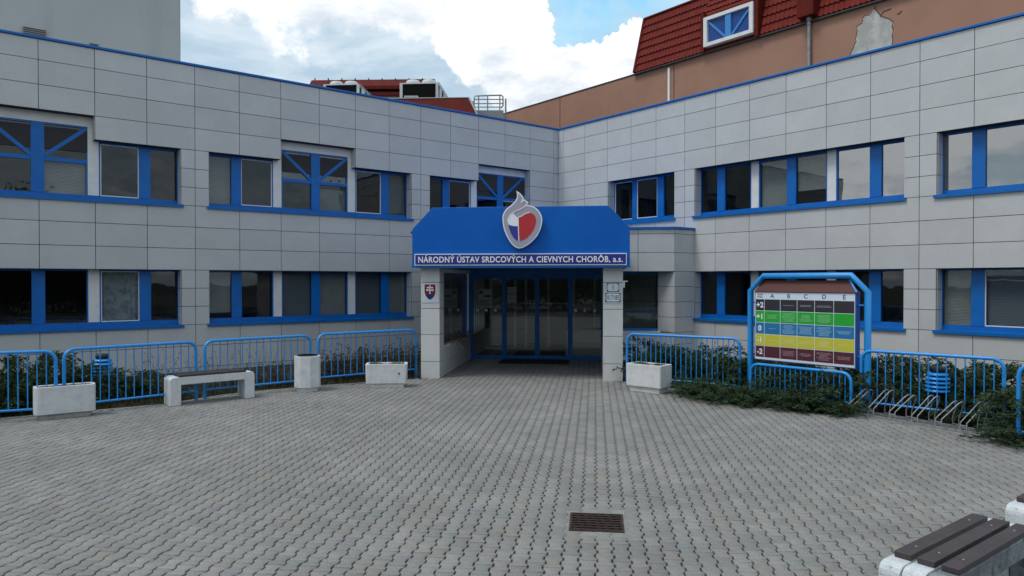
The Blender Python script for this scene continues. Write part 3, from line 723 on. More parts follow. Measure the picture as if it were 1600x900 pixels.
t = thing('heart_emblem', 'grey heart emblem with flame tip and red and blue halves on the canopy', 'emblem', FE(.085, fy, 3.85), -e_)
ax = lambda u, w_, d: (u, -d, w_)
b = MB(); b.prism(outer, ax, .05, .12); b.build('outline', white_e, t)
b = MB(); b.prism([(-.08, -.2), (.08, -.2), (.08, .15), (-.08, .15)], ax, -.03, .05); b.build('bracket', dark_trim, t)
inner = inset(outer, .027)
b = MB(); b.prism(inner, ax, .121, .126); b.build('field', grey_e, t)
def plate(name, pts, m, d0, d1): b = MB(); b.prism(epx(pts), ax, d0, d1); b.build(name, m, t)
plate('white_half', [(330, 345), (350, 375), (372, 398), (398, 412), (396, 520), (340, 520), (300, 508), (272, 496), (266, 450), (280, 405), (303, 368)], white_e, .127, .131)
plate('blue_half', [(275, 500), (305, 512), (340, 520), (392, 522), (402, 708), (370, 697), (335, 660), (305, 605), (285, 550)], blue_e, .127, .132)
plate('red_half', [(401, 416), (440, 402), (470, 380), (500, 362), (540, 353), (580, 362), (610, 390), (626, 425), (628, 465), (618, 515), (595, 570), (560, 620), (520, 662), (475, 693), (418, 708)], red_e, .127, .132)
def stroke(pts, w):
    pts = [Vector(p) for p in epx(pts)]; L = []; R_ = []
    for i, p in enumerate(pts):
        d = (pts[min(i+1, len(pts)-1)]-pts[max(i-1, 0)]).normalized(); nn = Vector((-d.y, d.x))*w
        L.append((p.x+nn.x, p.y+nn.y)); R_.append((p.x-nn.x, p.y-nn.y))
    return L+R_[::-1]
for pts in ([(510, 250), (480, 275), (440, 300), (390, 320), (335, 342)], [(398, 410), (403, 560), (408, 712)], [(396, 412), (440, 394), (490, 362), (545, 346)],
            [(462, 180), (448, 202), (428, 232)], [(480, 183), (455, 208), (430, 230)], [(385, 324), (350, 340), (300, 372), (272, 420), (262, 470)]):
    b = MB(); b.prism(stroke(pts, .010), ax, .133, .136); b.build('white_line', white_e, t)
# coat of arms plate on the left pillar
t = thing('coat_of_arms_plate', 'white plate with red and blue shield bearing a double cross on the left pillar', 'plaque', FE(-2.235, 0, 2.13), -e_)
b = MB(); b.box(-.215, .215, -.012, -.001, -.265, .225); b.build('plate', mat('plate_pale', (.56, .60, .63), .4), t, bevel=.003)
SC = 1.08
shp = [(-.14, .185), (-.14, .0), (-.128, -.06), (-.098, -.115), (-.05, -.165), (0, -.195), (.05, -.165), (.098, -.115), (.128, -.06), (.14, .0), (.14, .185)]
b = MB(); b.prism([(u*1.12, w_*1.09) for u, w_ in shp], ax, .013, .016); b.build('shield_border', white_e, t)
b = MB(); b.prism(shp, ax, .017, .020); b.build('shield', arms_red, t)
b = MB(); b.prism([(-.118, -.082), (-.098, -.115), (-.05, -.165), (0, -.195), (.05, -.165), (.098, -.115), (.118, -.082), (.09, -.062), (.05, -.07), (.03, -.045), (0, -.035), (-.03, -.045), (-.05, -.07), (-.09, -.062)], ax, .021, .023); b.build('hills', arms_blue, t)
b = MB()
def flare(cx_, cz, hw, hv, fl):
    if hw > hv: return [(cx_-hw, cz-fl), (cx_-hw, cz+fl), (cx_-.01, cz+hv), (cx_+.01, cz+hv), (cx_+hw, cz+fl), (cx_+hw, cz-fl), (cx_+.01, cz-hv), (cx_-.01, cz-hv)]
b.prism(flare(0, .105, .078, .012, .020), ax, .024, .026); b.prism(flare(0, .045, .092, .012, .022), ax, .024, .026)
b.prism([(-.02, .165), (.02, .165), (.012, .13), (.012, -.01), (.018, -.045), (-.018, -.045), (-.012, -.01), (-.012, .13)], ax, .0262, .028)
b.build('double_cross', white_glyph, t)
# house number plates on the right pillar
b = MB(); t = thing('backing_panel', 'blank pale panel behind the house numbers on the right pillar', 'panel', FE(2.235, 0, 2.13), -e_)
b.box(-.215, .215, -.012, -.001, -.27, .225); b.build('plate', MATS['plate_pale'], t, bevel=.003)
for (txt, zc2, wd, hg, lab, tw) in (('1', 2.245, .29, .205, 'small white enamel plate with the number 1 on the right pillar', None), ('III.7185', 2.005, .365, .215, 'white enamel plate reading III.7185 below the number 1 plate', .305)):
    t = thing('number_plate', lab, 'number plate', FE(2.235, -.013, zc2), -e_)
    b = MB(); b.box(-wd/2, wd/2, -.008, 0, -hg/2, hg/2); b.build('border', plate_k, t)
    w2, h2, c = wd/2-.012, hg/2-.012, .035
    b = MB(); b.prism([(-w2+c, -h2), (w2-c, -h2), (w2, -h2+c), (w2, h2-c), (w2-c, h2), (-w2+c, h2), (-w2, h2-c), (-w2, -h2+c)], ax, .009, .012); b.build('enamel', plate_w, t)
    b = MB(); hh = .11
    text_geo(txt, hh, lambda u, w_, d: (u, -.0125-d, w_-hh/2), b, bold=.0, thick=.002, width=tw)
    b.build('lettering', plate_k, t, recalc=False)
t = thing('wall_sensor', 'small white bracket device on the right flank of the right pillar', 'sensor', FE(2.47, .15, 2.28), -e_)
b = MB(); b.box(0, .12, -.02, .02, .10, .125); b.box(.005, .05, -.03, .03, -.04, .10); b.build('housing', white_paint, t, bevel=.004)

# ================================================================== NEIGHBOURING BUILDINGS AND ROOF PLANT
t = thing('grey_tower', 'plain grey rendered block rising behind the roof of the left wing', 'building')
b = MB(); b.box(12.615, 17.56, -14, -5, 0, 22, FL); b.build('wall', grey_render, t)
b = MB(); b.box(12.600, 12.612, -5.02, -4.995, 0, 22, FL); b.build('corner_trim', zinc, t)
for (x0, y0, x1, y1) in ((35, 41, 72, 66), (139, 67, 154, 82)):
    s1_, zt1 = oL(x0, y0, -5); s0_, zt0 = oL(x1, y0, -5); w_ = s1_-s0_; zb1 = oL(x0, y1, -5)[1]
    zt1 = oL(x0, y0, -4.95)[1]
    b = MB()
    b.box(s0_, s1_, -4.99, -4.93, zb1, zt1, FL); fr = b.build('vent', vent_m, t)
    b = MB(); k = 8
    for i in range(k):
        z = zb1+(zt1-zb1)*(i+.35)/k; b.box(s0_+.02, s1_-.02, -4.929, -4.918, z, z+(zt1-zb1)/k*.45, FL)
    b.build('louvre', mat('louvre_dark', (.05, .05, .05), .7), fr)

t = thing('brown_building', 'brown rendered building with red tiled mansard roof behind the right wing', 'building')
BN = -6.0
b = MB(); b.box(-16, 24, BN-8, BN, 0, 11.86, FR); b.build('wall', brown, t)
b = MB(); b.box(-16, -1.42, BN-.35, BN+.03, 11.865, 11.91, FR); b.build('coping', dark_trim, t)
for x in (875, 1053):
    s = oR(x, 153, BN)[0]; b = MB(); b.box(s-.02, s+.02, BN+.001, BN+.008, 8, 11.85, FR); b.build('render_joint', mat('joint_brown', (.12, .05, .04), .8), t)
b = MB(); s = oR(1046, 104, BN)[0]; b.box(s-.05, s+.05, BN+.002, BN+.06, 8, 11.72, FR); b.build('white_pipe', white_paint, t)
# mansard of stepped, rolled tiles
def mansard(s0, s1, z0, z1, tilt, rows):
    mb = MB(); ns = int((s1-s0)/.045); vs = []; fs = []
    for r in range(rows):
        za = z0+(z1-z0)*r/rows; zb2 = z0+(z1-z0)*(r+1)/rows
        for (z, lift) in ((za, .065), (zb2, .005)):
            for i in range(ns+1):
                s = s0+(s1-s0)*i/ns; ph = (s-s0)/.19*2*math.pi
                w_ = .008*math.sin(ph)+.003*math.sin(2*ph)
                k = (z-z0)/(z1-z0)
                vs.append(FR(s, BN+.10-tilt*k+lift+w_, z+(.02*math.sin(ph+.6) if lift > .05 else 0)))
    n = ns+1
    for r in range(rows):
        o = r*2*n
        for i in range(ns): fs.append((o+i, o+i+1, o+n+i+1, o+n+i))
        if r < rows-1:
            for i in range(ns): fs.append((o+n+i, o+n+i+1, o+2*n+i+1, o+2*n+i))
    mb.add(vs, fs, False); return mb
MS0, MS1 = -1.30, 20.0; TILT = .62; MZ0, MZ1 = 11.92, 14.45
o = mansard(MS0, 2.42, MZ0, MZ1, TILT, 7).build('roof', red_tile, t)
mansard(5.12, 6.75, MZ0, MZ1, TILT, 7).build('roof', red_tile, t)
mansard(7.45, MS1, MZ0, MZ1, TILT, 7).build('roof', red_tile, t)
mansard(2.42, 5.12, 13.30, MZ1, TILT, 4).build('roof', red_tile, t)
# body of the roof, hip end, ridge
b = MB(); q = [(BN+.12, MZ0-.02), (BN+.02-TILT+.1, MZ1), (BN-8, MZ1+.2), (BN-8, MZ0-.02)]
b.add([FR(MS0-.05, n, z) for n, z in q]+[FR(MS1, n-.0, z) for n, z in q], [(0, 1, 2, 3), (7, 6, 5, 4), (0, 4, 5, 1), (1, 5, 6, 2), (2, 6, 7, 3), (3, 7, 4, 0)])
b.build('roof_body', red_sheet, t)
b = MB(); b.tube([FR(MS0-.02, BN+.16, MZ0), FR(MS0+.02, BN+.12-TILT, MZ1+.03)], .07, 8); b.tube([FR(MS0, BN+.12-TILT, MZ1+.04), FR(MS1, BN+.12-TILT, MZ1+.04)], .06, 6); b.build('ridge_cap', red_sheet, t)
b = MB(); b.box(MS0-.1, MS1, BN+.02, BN+.16, MZ0-.10, MZ0-.045, FR); b.build('eaves_trim', dark_trim, t)
# dormer window
b = MB(); sa, sb, za, zb3 = 2.62, 4.92, 12.02, 13.22
b.box(sa, sb, BN-.4, BN+.34, za, za+.14, FR); b.box(sa, sb, BN-.4, BN+.34, zb3-.14, zb3, FR); b.box(sa, sa+.17, BN-.4, BN+.34, za+.1405, zb3-.1405, FR); b.box(sb-.17, sb, BN-.4, BN+.34, za+.1405, zb3-.1405, FR)
dw_ = b.build('dormer_window', white_frame, t)
b = MB(); b.box(sa+.17, sb-.17, BN+.2, BN+.22, za+.14, zb3-.14, FR); b.build('pane', mat('blue_pane', (.02, .07, .28), .12, spec=.8), dw_)
lb = mat('light_blue_bar', (.05, .24, .58), .4); mc = (sa+sb)/2
b = MB(); b.box(mc-.13, mc+.13, BN+.221, BN+.30, za+.14, zb3-.14, FR)
for o_, i_ in ((sa+.17, mc-.13), (sb-.17, mc+.13)):
    p0 = Vector((o_, 0, zb3-.17)); p1 = Vector((i_, 0, za+.17)); d = (p1-p0).normalized(); nn = Vector((-d.z, 0, d.x))*.04; v4 = [p0+nn, p1+nn, p1-nn, p0-nn]
    b.add([FR(v.x, n, v.z) for n in (BN+.222, BN+.27) for v in v4], [(0, 1, 2, 3), (4, 5, 6, 7), (0, 1, 5, 4), (1, 2, 6, 5), (2, 3, 7, 6), (3, 0, 4, 7)])
b.build('glazing_bar', lb, dw_)
b = MB(); b.box(2.44, 2.60, BN-.5, BN+.27, MZ0-.06, 13.45, FR); b.box(4.94, 5.10, BN-.5, BN+.27, MZ0-.06, 13.9, FR); b.box(2.61, 4.93, BN-.5, BN+.30, 13.225, 13.30, FR)
b.build('dormer_cheek', red_sheet, t)
b = MB(); b.box(6.78, 7.42, BN-.6, BN+.42, 12.0, 15.2, FR); b.build('pipe_box', red_sheet, t)
b = MB(); s = 7.10
b.tube([FR(s, BN+.12, 8), FR(s, BN+.12, 12.0)], .065, 10); b.tube([FR(s, BN+.12, 11.72), FR(s, BN+.12, 11.80)], .085, 10); b.tube([FR(s, BN+.12, 11.88), FR(s, BN+.12, 11.99)], .10, 10)
b.build('downpipe', zinc, t)
pp = [(395, 380), (418, 330), (436, 290), (438, 250), (446, 225), (443, 190), (462, 172), (483, 160), (482, 128), (500, 108), (520, 112), (540, 95), (548, 70), (562, 62), (575, 82), (590, 98), (603, 118), (622, 122), (645, 134), (668, 140), (686, 158), (683, 185), (690, 215), (678, 255), (684, 290), (683, 330), (600, 350)]
pj = []
for i in range(len(pp)-1):
    for k in range(3):
        pj.append((pp[i][0]+(pp[i+1][0]-pp[i][0])*k/3+random.uniform(-3.5, 3.5), pp[i][1]+(pp[i+1][1]-pp[i][1])*k/3+random.uniform(-3.5, 3.5)))
pj.append(pp[-1]); pp = pj
pq = [oR(1240+x/4.444, y/4.444, BN) for x, y in pp]; pq += [(pq[-2][0], 9.6), (pq[0][0]-.1, 9.6)]; pq = pq[:-3]+pq[-2:]
b = MB(); b.prism(pq, lambda u, w_, d: FR(u, d, w_), BN+.001, BN+.006); b.build('bare_patch', bare_plaster, t)
b = MB(); b.prism([(u+(.03 if u > 9.2 else -.03), w_+.035) for u, w_ in pq], lambda u, w_, d: FR(u, d, w_), BN+.0005, BN+.003); b.build('patch_edge', mat('patch_edge_brown', (.13, .07, .05), .9), t)
for (x0, y0, x1, y1, x2, y2) in ((605, 108, 625, 80, 678, 60), (720, 100, 735, 92, 750, 76), (560, 60, 568, 50, 575, 40)):
    b = MB(); P3 = [oR(1240+x/4.444, y/4.444, BN) for x, y in ((x0, y0), (x1, y1), (x2, y2))]
    b.tube([FR(s, BN+.004, z) for s, z in P3], .018, 4); b.build('crack', mat('crack_brown', (.09, .045, .035), .9), t)

# rear roofs and plant
def W(x, y, Y): return Vector(((x-800)/F*Y, Y, H+(439-y)*Y/F))
t = thing('rear_block', 'far block with a dark red roof edge behind the rooftop chillers', 'building')
b = MB(); b.box(-12.6, -5.0, 45, 58, 0, 14.3); b.build('wall', grey_render, t)
b = MB(); b.add([(-12.7, 44.6, 14.55), (-4.9, 44.6, 14.62), (-4.9, 45.3, 15.2), (-12.7, 45.3, 15.12), (-12.7, 58, 15.12), (-4.9, 58, 15.2), (-12.7, 58, 14.4), (-4.9, 58, 14.4), (-12.7, 44.6, 14.35), (-4.9, 44.6, 14.42)],
      [(0, 1, 2, 3), (3, 2, 5, 4), (4, 5, 7, 6), (6, 7, 9, 8), (8, 9, 1, 0), (0, 3, 4, 6, 8), (1, 9, 7, 5, 2)]); b.build('roof', red_sheet, t)
b = MB(); b.box(-12.7, -4.9, 44.65, 45.0, 14.0, 14.2); b.build('gutter', red_sheet, t)
for i in range(9):
    b = MB(); x = -12.5+i*.85; b.box(x, x+.06, 45.2, 45.3, 15.13, 15.22); b.build('snow_guard', dark_trim, t)
t = thing('plant_roof', 'low flat roofed block with red sloping skirt carrying the rooftop chillers', 'building')
b = MB(); b.box(-16, -2.6, 33.5, 44, 0, 10.1); b.build('wall', grey_render, t)
b = MB(); zt_ = W(690, 154, 33).z
b.add([(-9.5, 32.2, 9.3), (-1.28, 32.2, 9.3), (-1.98, 33, zt_), (-9.5, 33, zt_-.1), (-9.5, 35.2, zt_-.1), (-1.98, 35.0, zt_), (-1.28, 35.8, 9.3), (-9.5, 35.8, 9.3)],
      [(0, 1, 2, 3), (3, 2, 5, 4), (1, 6, 5, 2), (4, 5, 6, 7), (0, 3, 4, 7), (0, 7, 6, 1)]); b.build('roof', red_sheet, t)
b = MB(); b.tube([(-9.5, 33, zt_-.08), (-1.98, 33, zt_+.02)], .035, 6); b.tube([(-1.98, 33, zt_), (-1.28, 32.2, 9.3)], .05, 6); b.build('edge_flashing', zinc, t)
b = MB(); b.box(-1.7, -.4, 33.6, 36.5, 9.2, W(770, 176, 34).z); b.build('grey_upstand', roof_grey, t)
def chiller(px0, px1, ytop, Y, label):
    p0 = W(px0, ytop, Y); p1 = W(px1, ytop, Y); w_ = p1.x-p0.x; zt = p0.z; z0 = 10.1; hh = zt-z0
    t = thing('rooftop_chiller', label, 'chiller', (p0.x, Y, z0), -math.radians(4), 'rooftop chillers')
    L = 3.2
    b = MB(); fw = .14
    b.box(0, w_, 0, L, 0, hh-.85); b.box(0, w_, .001, L, hh-.06, hh); b.box(0, fw, 0, L, hh-.8495, hh-.0605) ; b.box(w_-.11, w_, 0, .16, hh-.8495, hh-.0605); b.box(w_-.11, w_, L-.16, L, hh-.8495, hh-.0605); b.box(w_-.08, w_-.02, .7, 1.3, hh-.8495, hh-.0605); b.box(w_-.08, w_-.02, 2.0, 2.5, hh-.8495, hh-.0605)
    b.build('casing', white_casing, t)
    b = MB(); b.box(fw+.001, w_-.111, .03, L-.05, hh-.849, hh-.061); b.build('coil', coil_m, t)
    for k in range(2):
        cx_ = w_*(.30+.42*k); b = MB(); b.lathe([(.36, 0), (.37, .12), (.33, .19), (.30, .22), (.0, .235)], 24, lambda x, y, z: (x+cx_, y+.5, z+hh)); f = b.build('fan', white_casing, t)
        b = MB(); b.lathe([(.36, 0), (.37, .12), (.33, .19), (.30, .22), (.0, .235)], 24, lambda x, y, z: (x+cx_, y+1.9, z+hh)); b.build('fan', white_casing, t)
    b = MB(); b.tube([(w_+.03, .1, hh+.02), (w_+.03, L, hh+.02)], .02, 6); b.tube([(w_+.03, 1.0, hh-.8), (w_+.03, 1.6, hh)], .02, 6); b.build('pipe', zinc, t)
chiller(506, 562, 132.5, 38.6, 'white rooftop chiller further left, half sunk behind the parapet of the left wing')
chiller(625, 685, 130.5, 36.0, 'white rooftop chiller further right, standing above the small red roof')
t = thing('outdoor_unit', 'small white cooling unit at the foot of the right chiller', 'outdoor unit', W(632, 158, 34.6))
b = MB(); b.box(0, .66, 0, .3, -.9, .24); b.build('casing', white_casing, t)
b = MB(); 
for k in range(3): b.box(.04, .60, -.006, -.001, .02+.07*k, .05+.07*k)
b.build('louvre', vent_m, t)
t = thing('roof_guardrail', 'galvanised guard rail on the roof beside the wing corner', 'guard rail', W(738, 181, 34))
b = MB(); Yr = 0; kx = 34/F
rx = lambda x: (x-738)*kx
rz = lambda y: (181-y)*kx
b.tube([(rx(741), 0, rz(186)), (rx(741), 0, rz(153)), (rx(743), 0, rz(150.5)), (rx(783), 0, rz(149.5)), (rx(786), 0, rz(152)), (rx(786), 0, rz(166)), (rx(783), .1, rz(168))], .035, 6); b.build('top_rail', zinc, t)
for y in (156, 162.5, 168): b = MB(); b.tube([(rx(741), 0, rz(y)), (rx(785), 0, rz(y))], .026, 6); b.build('rail', zinc, t)
for x in (748, 762, 781): b = MB(); b.tube([(rx(x), 0, rz(186)), (rx(x), 0, rz(151))], .032, 6); b.build('post', zinc, t)
b = MB(); b.tube([(rx(790), .6, rz(186)), (rx(790), .6, rz(150))], .045, 6); b.tube([(rx(738), .8, rz(186)), (rx(738), .8, rz(152))], .035, 6); b.build('post', zinc, t)

# ================================================================== BARRIERS
def barrier(p, q, nb, label, hgt=1.18, cut=True):
    d = (q-p); L = d.length; ang = math.atan2(d.y, d.x)
    t = thing('barrier', label, 'barrier', (p.x, p.y, 0), ang, 'blue tubular barriers round the forecourt')
    R = .17; pts = [(0, 0, -.12), (0, 0, hgt-R)]
    for k in range(1, 7): q_ = math.pi/2*k/6; pts.append((R-R*math.cos(q_), 0, hgt-R+R*math.sin(q_)))
    for k in range(0, 7): q_ = math.pi/2*k/6; pts.append((L-R+R*math.sin(q_), 0, hgt-R+R*math.cos(q_)))
    pts += [(L, 0, -.12)]
    b = MB(); b.tube(pts, .030, 10); b.build('hoop', blue_rail, t)
    b = MB(); b.tube([(0, 0, .19), (L, 0, .19)], .021, 8); b.build('bottom_rail', blue_rail, t)
    proto = MB(); proto.tube([(0, 0, .19), (0, 0, hgt)], .0105, 6, caps=False); pm = proto.mesh('bar', blue_rail)
    for i in range(nb):
        x = L*(i+1)/(nb+1); zt = hgt
        o = bpy.data.objects.new('bar', pm); link(o, t); o.location = (x, random.uniform(-.003, .003), 0)
        e = min(x, L-x)
        if e < R: o.scale = (1, 1, (hgt-R+math.sqrt(max(0, R*R-(R-e)**2))-.0)/hgt)
    return t
def gtop(x, yt, hg=1.18):       # ground point below a rail top seen at (x, yt)
    d = ray(x, yt); tt = (hg-H)/d.z; return Vector((d.x*tt, d.y*tt, 0))
b1a = gtop(87, 548.5); b1d = (gtop(87, 548.5)-gtop(0, 551.5)).normalized()
barrier(b1a-b1d*2.35, b1a, 16, 'blue barrier cut off by the left picture edge')
barrier(gtop(100, 546.5), gtop(306, 534), 15, 'blue barrier behind the long planter, in front of the left garden lamp')
barrier(gtop(320, 533), gtop(485, 524), 14, 'blue barrier between the small bench and the litter bin')
barrier(gtop(497, 522.5), gtop(650, 515), 15, 'blue barrier behind the planter left of the entrance')
barrier(gtop(980, 521.5), gtop(1156, 529.5), 21, 'long blue barrier behind the planter right of the entrance')
barrier(gtop(1173, 568, .73), gtop(1330, 583.5, .73), 18, 'low blue barrier under the coloured floor directory', .73)
barrier(gtop(1346, 547.5, 1.13), gtop(1569, 561.5, 1.13), 15, 'blue barrier behind the bicycle rack', 1.13)
q0 = gtop(1592, 569); q1 = q0+Vector((.72, -.69, 0))*2.3
barrier(q0, q1, 15, 'blue barrier cut off by the right picture edge')

# ================================================================== BENCHES
def bench(loc, ang, label, front=concrete_bench, group='concrete benches with dark planks'):
    t = thing('bench', label, 'bench', loc, ang, group)
    L, Wd, Hc, lg, tp, r = 1.62, .44, .545, .20, .15, .07
    o = []
    for k in range(5): q_ = math.pi/2*k/4; o.append((r-r*math.cos(q_), Hc-r+r*math.sin(q_)))
    for k in range(5): q_ = math.pi/2*k/4; o.append((L-r+r*math.sin(q_), Hc-r+r*math.cos(q_)))
    o += [(L, 0), (L-lg, 0), (L-lg, Hc-tp), (lg, Hc-tp), (lg, 0), (0, 0)]
    for k, mm in enumerate((concrete_bench, concrete_bench, concrete_bench)):
        b = MB(); y0 = k*Wd/3+.004; y1 = (k+1)*Wd/3-.004
        b.prism(o, lambda u, w_, d: (u, d, w_), y0, y1); fo = b.build('concrete_frame', front if k == 0 else mm, t, bevel=.01)
    for k in range(3):
        b = MB(); y0 = .006+k*.146; b.box(.16, L-.17, y0, y0+.108, Hc+.004, Hc+.042); pl = b.build('plank', plank_m, t, bevel=.004)
        b = MB()
        for sx in (.36, L-.37):
            b.lathe([(.009, 0), (.007, .003), (0, .0035)], 8, lambda x, y, z: (x+sx, y+y0+.054, z+Hc+.0415))
        b.build('screw', screw_m, pl)
    return t
p = G(266, 635.5); q = G(393, 622)
bench((p.x, p.y, 0), math.atan2(q.y-p.y, q.x-p.x), 'white concrete bench standing before the barriers on the left', concrete_white)
def Gz(x, y, z): d = ray(x, y); tt = (z-H)/d.z; return Vector((d.x*tt, d.y*tt, 0))
c = Gz(1397, 860, .587); far = Gz(1513.6, 804, .587); u = (far-c).normalized(); n2 = Vector((u.y, -u.x, 0)); angb = math.atan2(u.y, u.x)
# local +y of the bench points to the forecourt; its near-camera long side is y=0
o0 = c-u*.16+n2*(.006+.146*2+.108)
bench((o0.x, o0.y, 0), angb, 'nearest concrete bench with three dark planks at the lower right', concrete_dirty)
c = Gz(1588, 776, .587); o1 = c-u*.16+n2*(.006+.146*2+.108)
bench((o1.x, o1.y, 0), angb, 'bench at the right edge just beyond the nearest bench', concrete_bench)

# ================================================================== PLANTERS, BIN
def rrect(L, Wd, r, k=4):
    pts = []
    for cx_, cy_, a0 in ((L-r, r, -90), (L-r, Wd-r, 0), (r, Wd-r, 90), (r, r, 180)):
        for i in range(k+1): q_ = math.radians(a0+90*i/k); pts.append((cx_+r*math.cos(q_), cy_+r*math.sin(q_)))
    return pts
def planter(loc, ang, L, Wd, z0, z1, label, r=.05, green=True, flare=0.0):
    t = thing('planter', label, 'planter', loc, ang, 'white concrete planters')
    b = MB(); o = rrect(L, Wd, r); i_ = [(L/2+(x-L/2)*(1-.11/L), Wd/2+(y-Wd/2)*(1-.11/Wd)) for x, y in o]; n = len(o)
    ot = [(L/2+(x-L/2)*(1+flare), Wd/2+(y-Wd/2)*(1+flare)) for x, y in o]
    vs = [(x, y, z0) for x, y in o]+[(x, y, z1) for x, y in ot]+[(x, y, z1) for x, y in i_]+[(x, y, z1-.14) for x, y in i_]
    fs = [list(range(n))[::-1]]+[(k*n+j, k*n+(j+1) % n, (k+1)*n+(j+1) % n, (k+1)*n+j) for k in range(3) for j in range(n)]+[list(range(3*n, 4*n))]
    b.add(vs, fs); b.build('basin', concrete_white, t, bevel=.008)
    b = MB(); b.prism([(L/2+(x-L/2)*.86, Wd/2+(y-Wd/2)*.78) for x, y in o], lambda u_, w_, d: (u_, w_, d), 0, z0-.001); b.build('plinth', concrete_white if green else concrete_base, t, bevel=.006)
    b = MB(); k = 12; hv = {}
    for i in range(k+1):
        for j in range(4):
            x = .06+(L-.12)*i/k; y = .06+(Wd-.12)*j/3; hv[i, j] = (x, y, z1-.05+.03*math.sin(i*1.3+j)+random.uniform(-.015, .015))
    b.add([hv[i, j] for i in range(k+1) for j in range(4)], [(i*4+j, i*4+j+1, (i+1)*4+j+1, (i+1)*4+j) for i in range(k) for j in range(3)], True)
    b.build('soil', soil_m, t)
    if green:
        b = MB()
        for _ in range(1500):
            x = random.uniform(.07, L-.07); y = random.uniform(.07, Wd-.07)
            if math.sin(x*9+1)+random.uniform(-.4, .4) < -.25: continue
            z = z1-.05; hgt = random.uniform(.03, .09); an = random.uniform(0, 6.28); dx, dy = .008*math.cos(an), .008*math.sin(an); lx, ly = random.uniform(-.03, .03), random.uniform(-.03, .03)
            b.add([(x-dx, y-dy, z), (x+dx, y+dy, z), (x+lx, y+ly, z+hgt)], [(0, 1, 2)])
        tag(b.build('moss', moss_m, t, recalc=False), kind='stuff')
    else:
        b = MB()
        for _ in range(260):
            x = random.uniform(.08, L-.08); y = random.uniform(.08, Wd-.08); z = z1-.05; an = random.uniform(0, 6.28); l = random.uniform(.02, .06)
            b.add([(x, y, z), (x+l*math.cos(an), y+l*math.sin(an), z+random.uniform(.01, .05)), (x+l*math.cos(an+.5), y+l*math.sin(an+.5), z+.01)], [(0, 1, 2)])
        tag(b.build('litter', leaf_brown, t, recalc=False), kind='stuff')
    return t
p = G(67, 656.5); q = G(146, 649); an = math.atan2(q.y-p.y, q.x-p.x); ud = Vector((math.cos(an), math.sin(an), 0))
o = p-ud*.10; planter((o.x, o.y-.06, 0), an, .93, .36, .09, .565, 'long white planter with rounded ends at the far left before the barriers', .10, False)
p = G(577, 606.5); q = G(632, 605); an = math.atan2(q.y-p.y, q.x-p.x); an = .10
planter((p.x-.07, p.y-.04, 0), an, .90, .42, .10, .535, 'white planter with green moss and a chipped hole left of the entrance', .04, True, .03)
mp = [o for o in COL.objects if o.name.startswith('planter') and o.parent is None][-1]
b = MB(); b.prism([(.725, .29), (.745, .30), (.752, .33), (.742, .355), (.728, .35), (.72, .32)], lambda u_, w_, d: (u_, d, w_), -.013, -.004); b.build('chip', black_m, mp)
p = G(983, 610); q = G(1032, 616); an = math.atan2(q.y-p.y, q.x-p.x); ud = Vector((math.cos(an), math.sin(an), 0)); nd = Vector((-ud.y, ud.x, 0))
o = p-ud*.05-nd*.05; planter((o.x, o.y, 0), an, .86, .48, .12, .60, 'white planter with green moss right of the entrance beside the pillar', .03, True, .015)
p = G(476, 612.5)
t = thing('litter_bin', 'octagonal white concrete litter bin with peeling paint between two barriers', 'litter bin', (p.x, p.y+.22, 0), .1)
b = MB(); b.lathe([(.285, .09), (.285, .765), (.235, .765), (.235, .5), (0, .5)], 8, smooth=False); b.build('body', concrete_white, t, bevel=.006)
b = MB(); b.lathe([(.235, 0), (.235, .088)], 8, smooth=False); b.build('plinth', concrete_white, t)
b = MB(); b.lathe([(.234, .70), (.234, .78), (.215, .785), (.215, .70)], 8, smooth=False); b.build('liner', black_m, t)

# ================================================================== GARDEN LAMPS
def lamp(x, y, Y, label):
    p = W(x, y, Y)
    t = thing('garden_lamp', label, 'lamp', (p.x, Y, -.05), 0, 'blue louvred garden lamps')
    zt = p.z+.05
    b = MB(); b.lathe([(.045, 0), (.045, zt-.40)], 12); b.build('post', black_m, t)
    b = MB(); b.lathe([(.115, zt-.09), (.125, zt-.08), (.125, zt-.02), (.11, zt), (0, zt+.002)], 20); b.build('cap', black_m, t)
    b = MB(); b.lathe([(.09, zt-.41), (.09, zt-.09)], 14); b.build('diffuser', mat('lamp_diffuser', (.01, .03, .09), .5), t)
    for k in range(5):
        z = zt-.12-k*.070; b = MB(); r = .195 if 0 < k else .17
        b.lathe([(.10, z+.022), (r-.02, z+.012), (r, z-.012), (r, z-.030), (r-.012, z-.030), (r-.025, z-.010), (.10, z)], 24); b.build('louvre', blue_rail, t)
lamp(159.5, 553, 14.4, 'blue louvred garden lamp in the bed behind the long planter')
lamp(1466, 573, 12.4, 'blue louvred garden lamp in the junipers behind the bicycle rack')

# ================================================================== FLOOR DIRECTORY BOARD
pl_ = Vector((373/F*14.9, 14.9, 0)); W_B = 2.42
angR = math.atan2(dR.y, dR.x)
t = thing('directory_board', 'hospital floor directory with coloured rows on a blue tubular stand', 'sign board', (pl_.x, pl_.y, 0), angR)
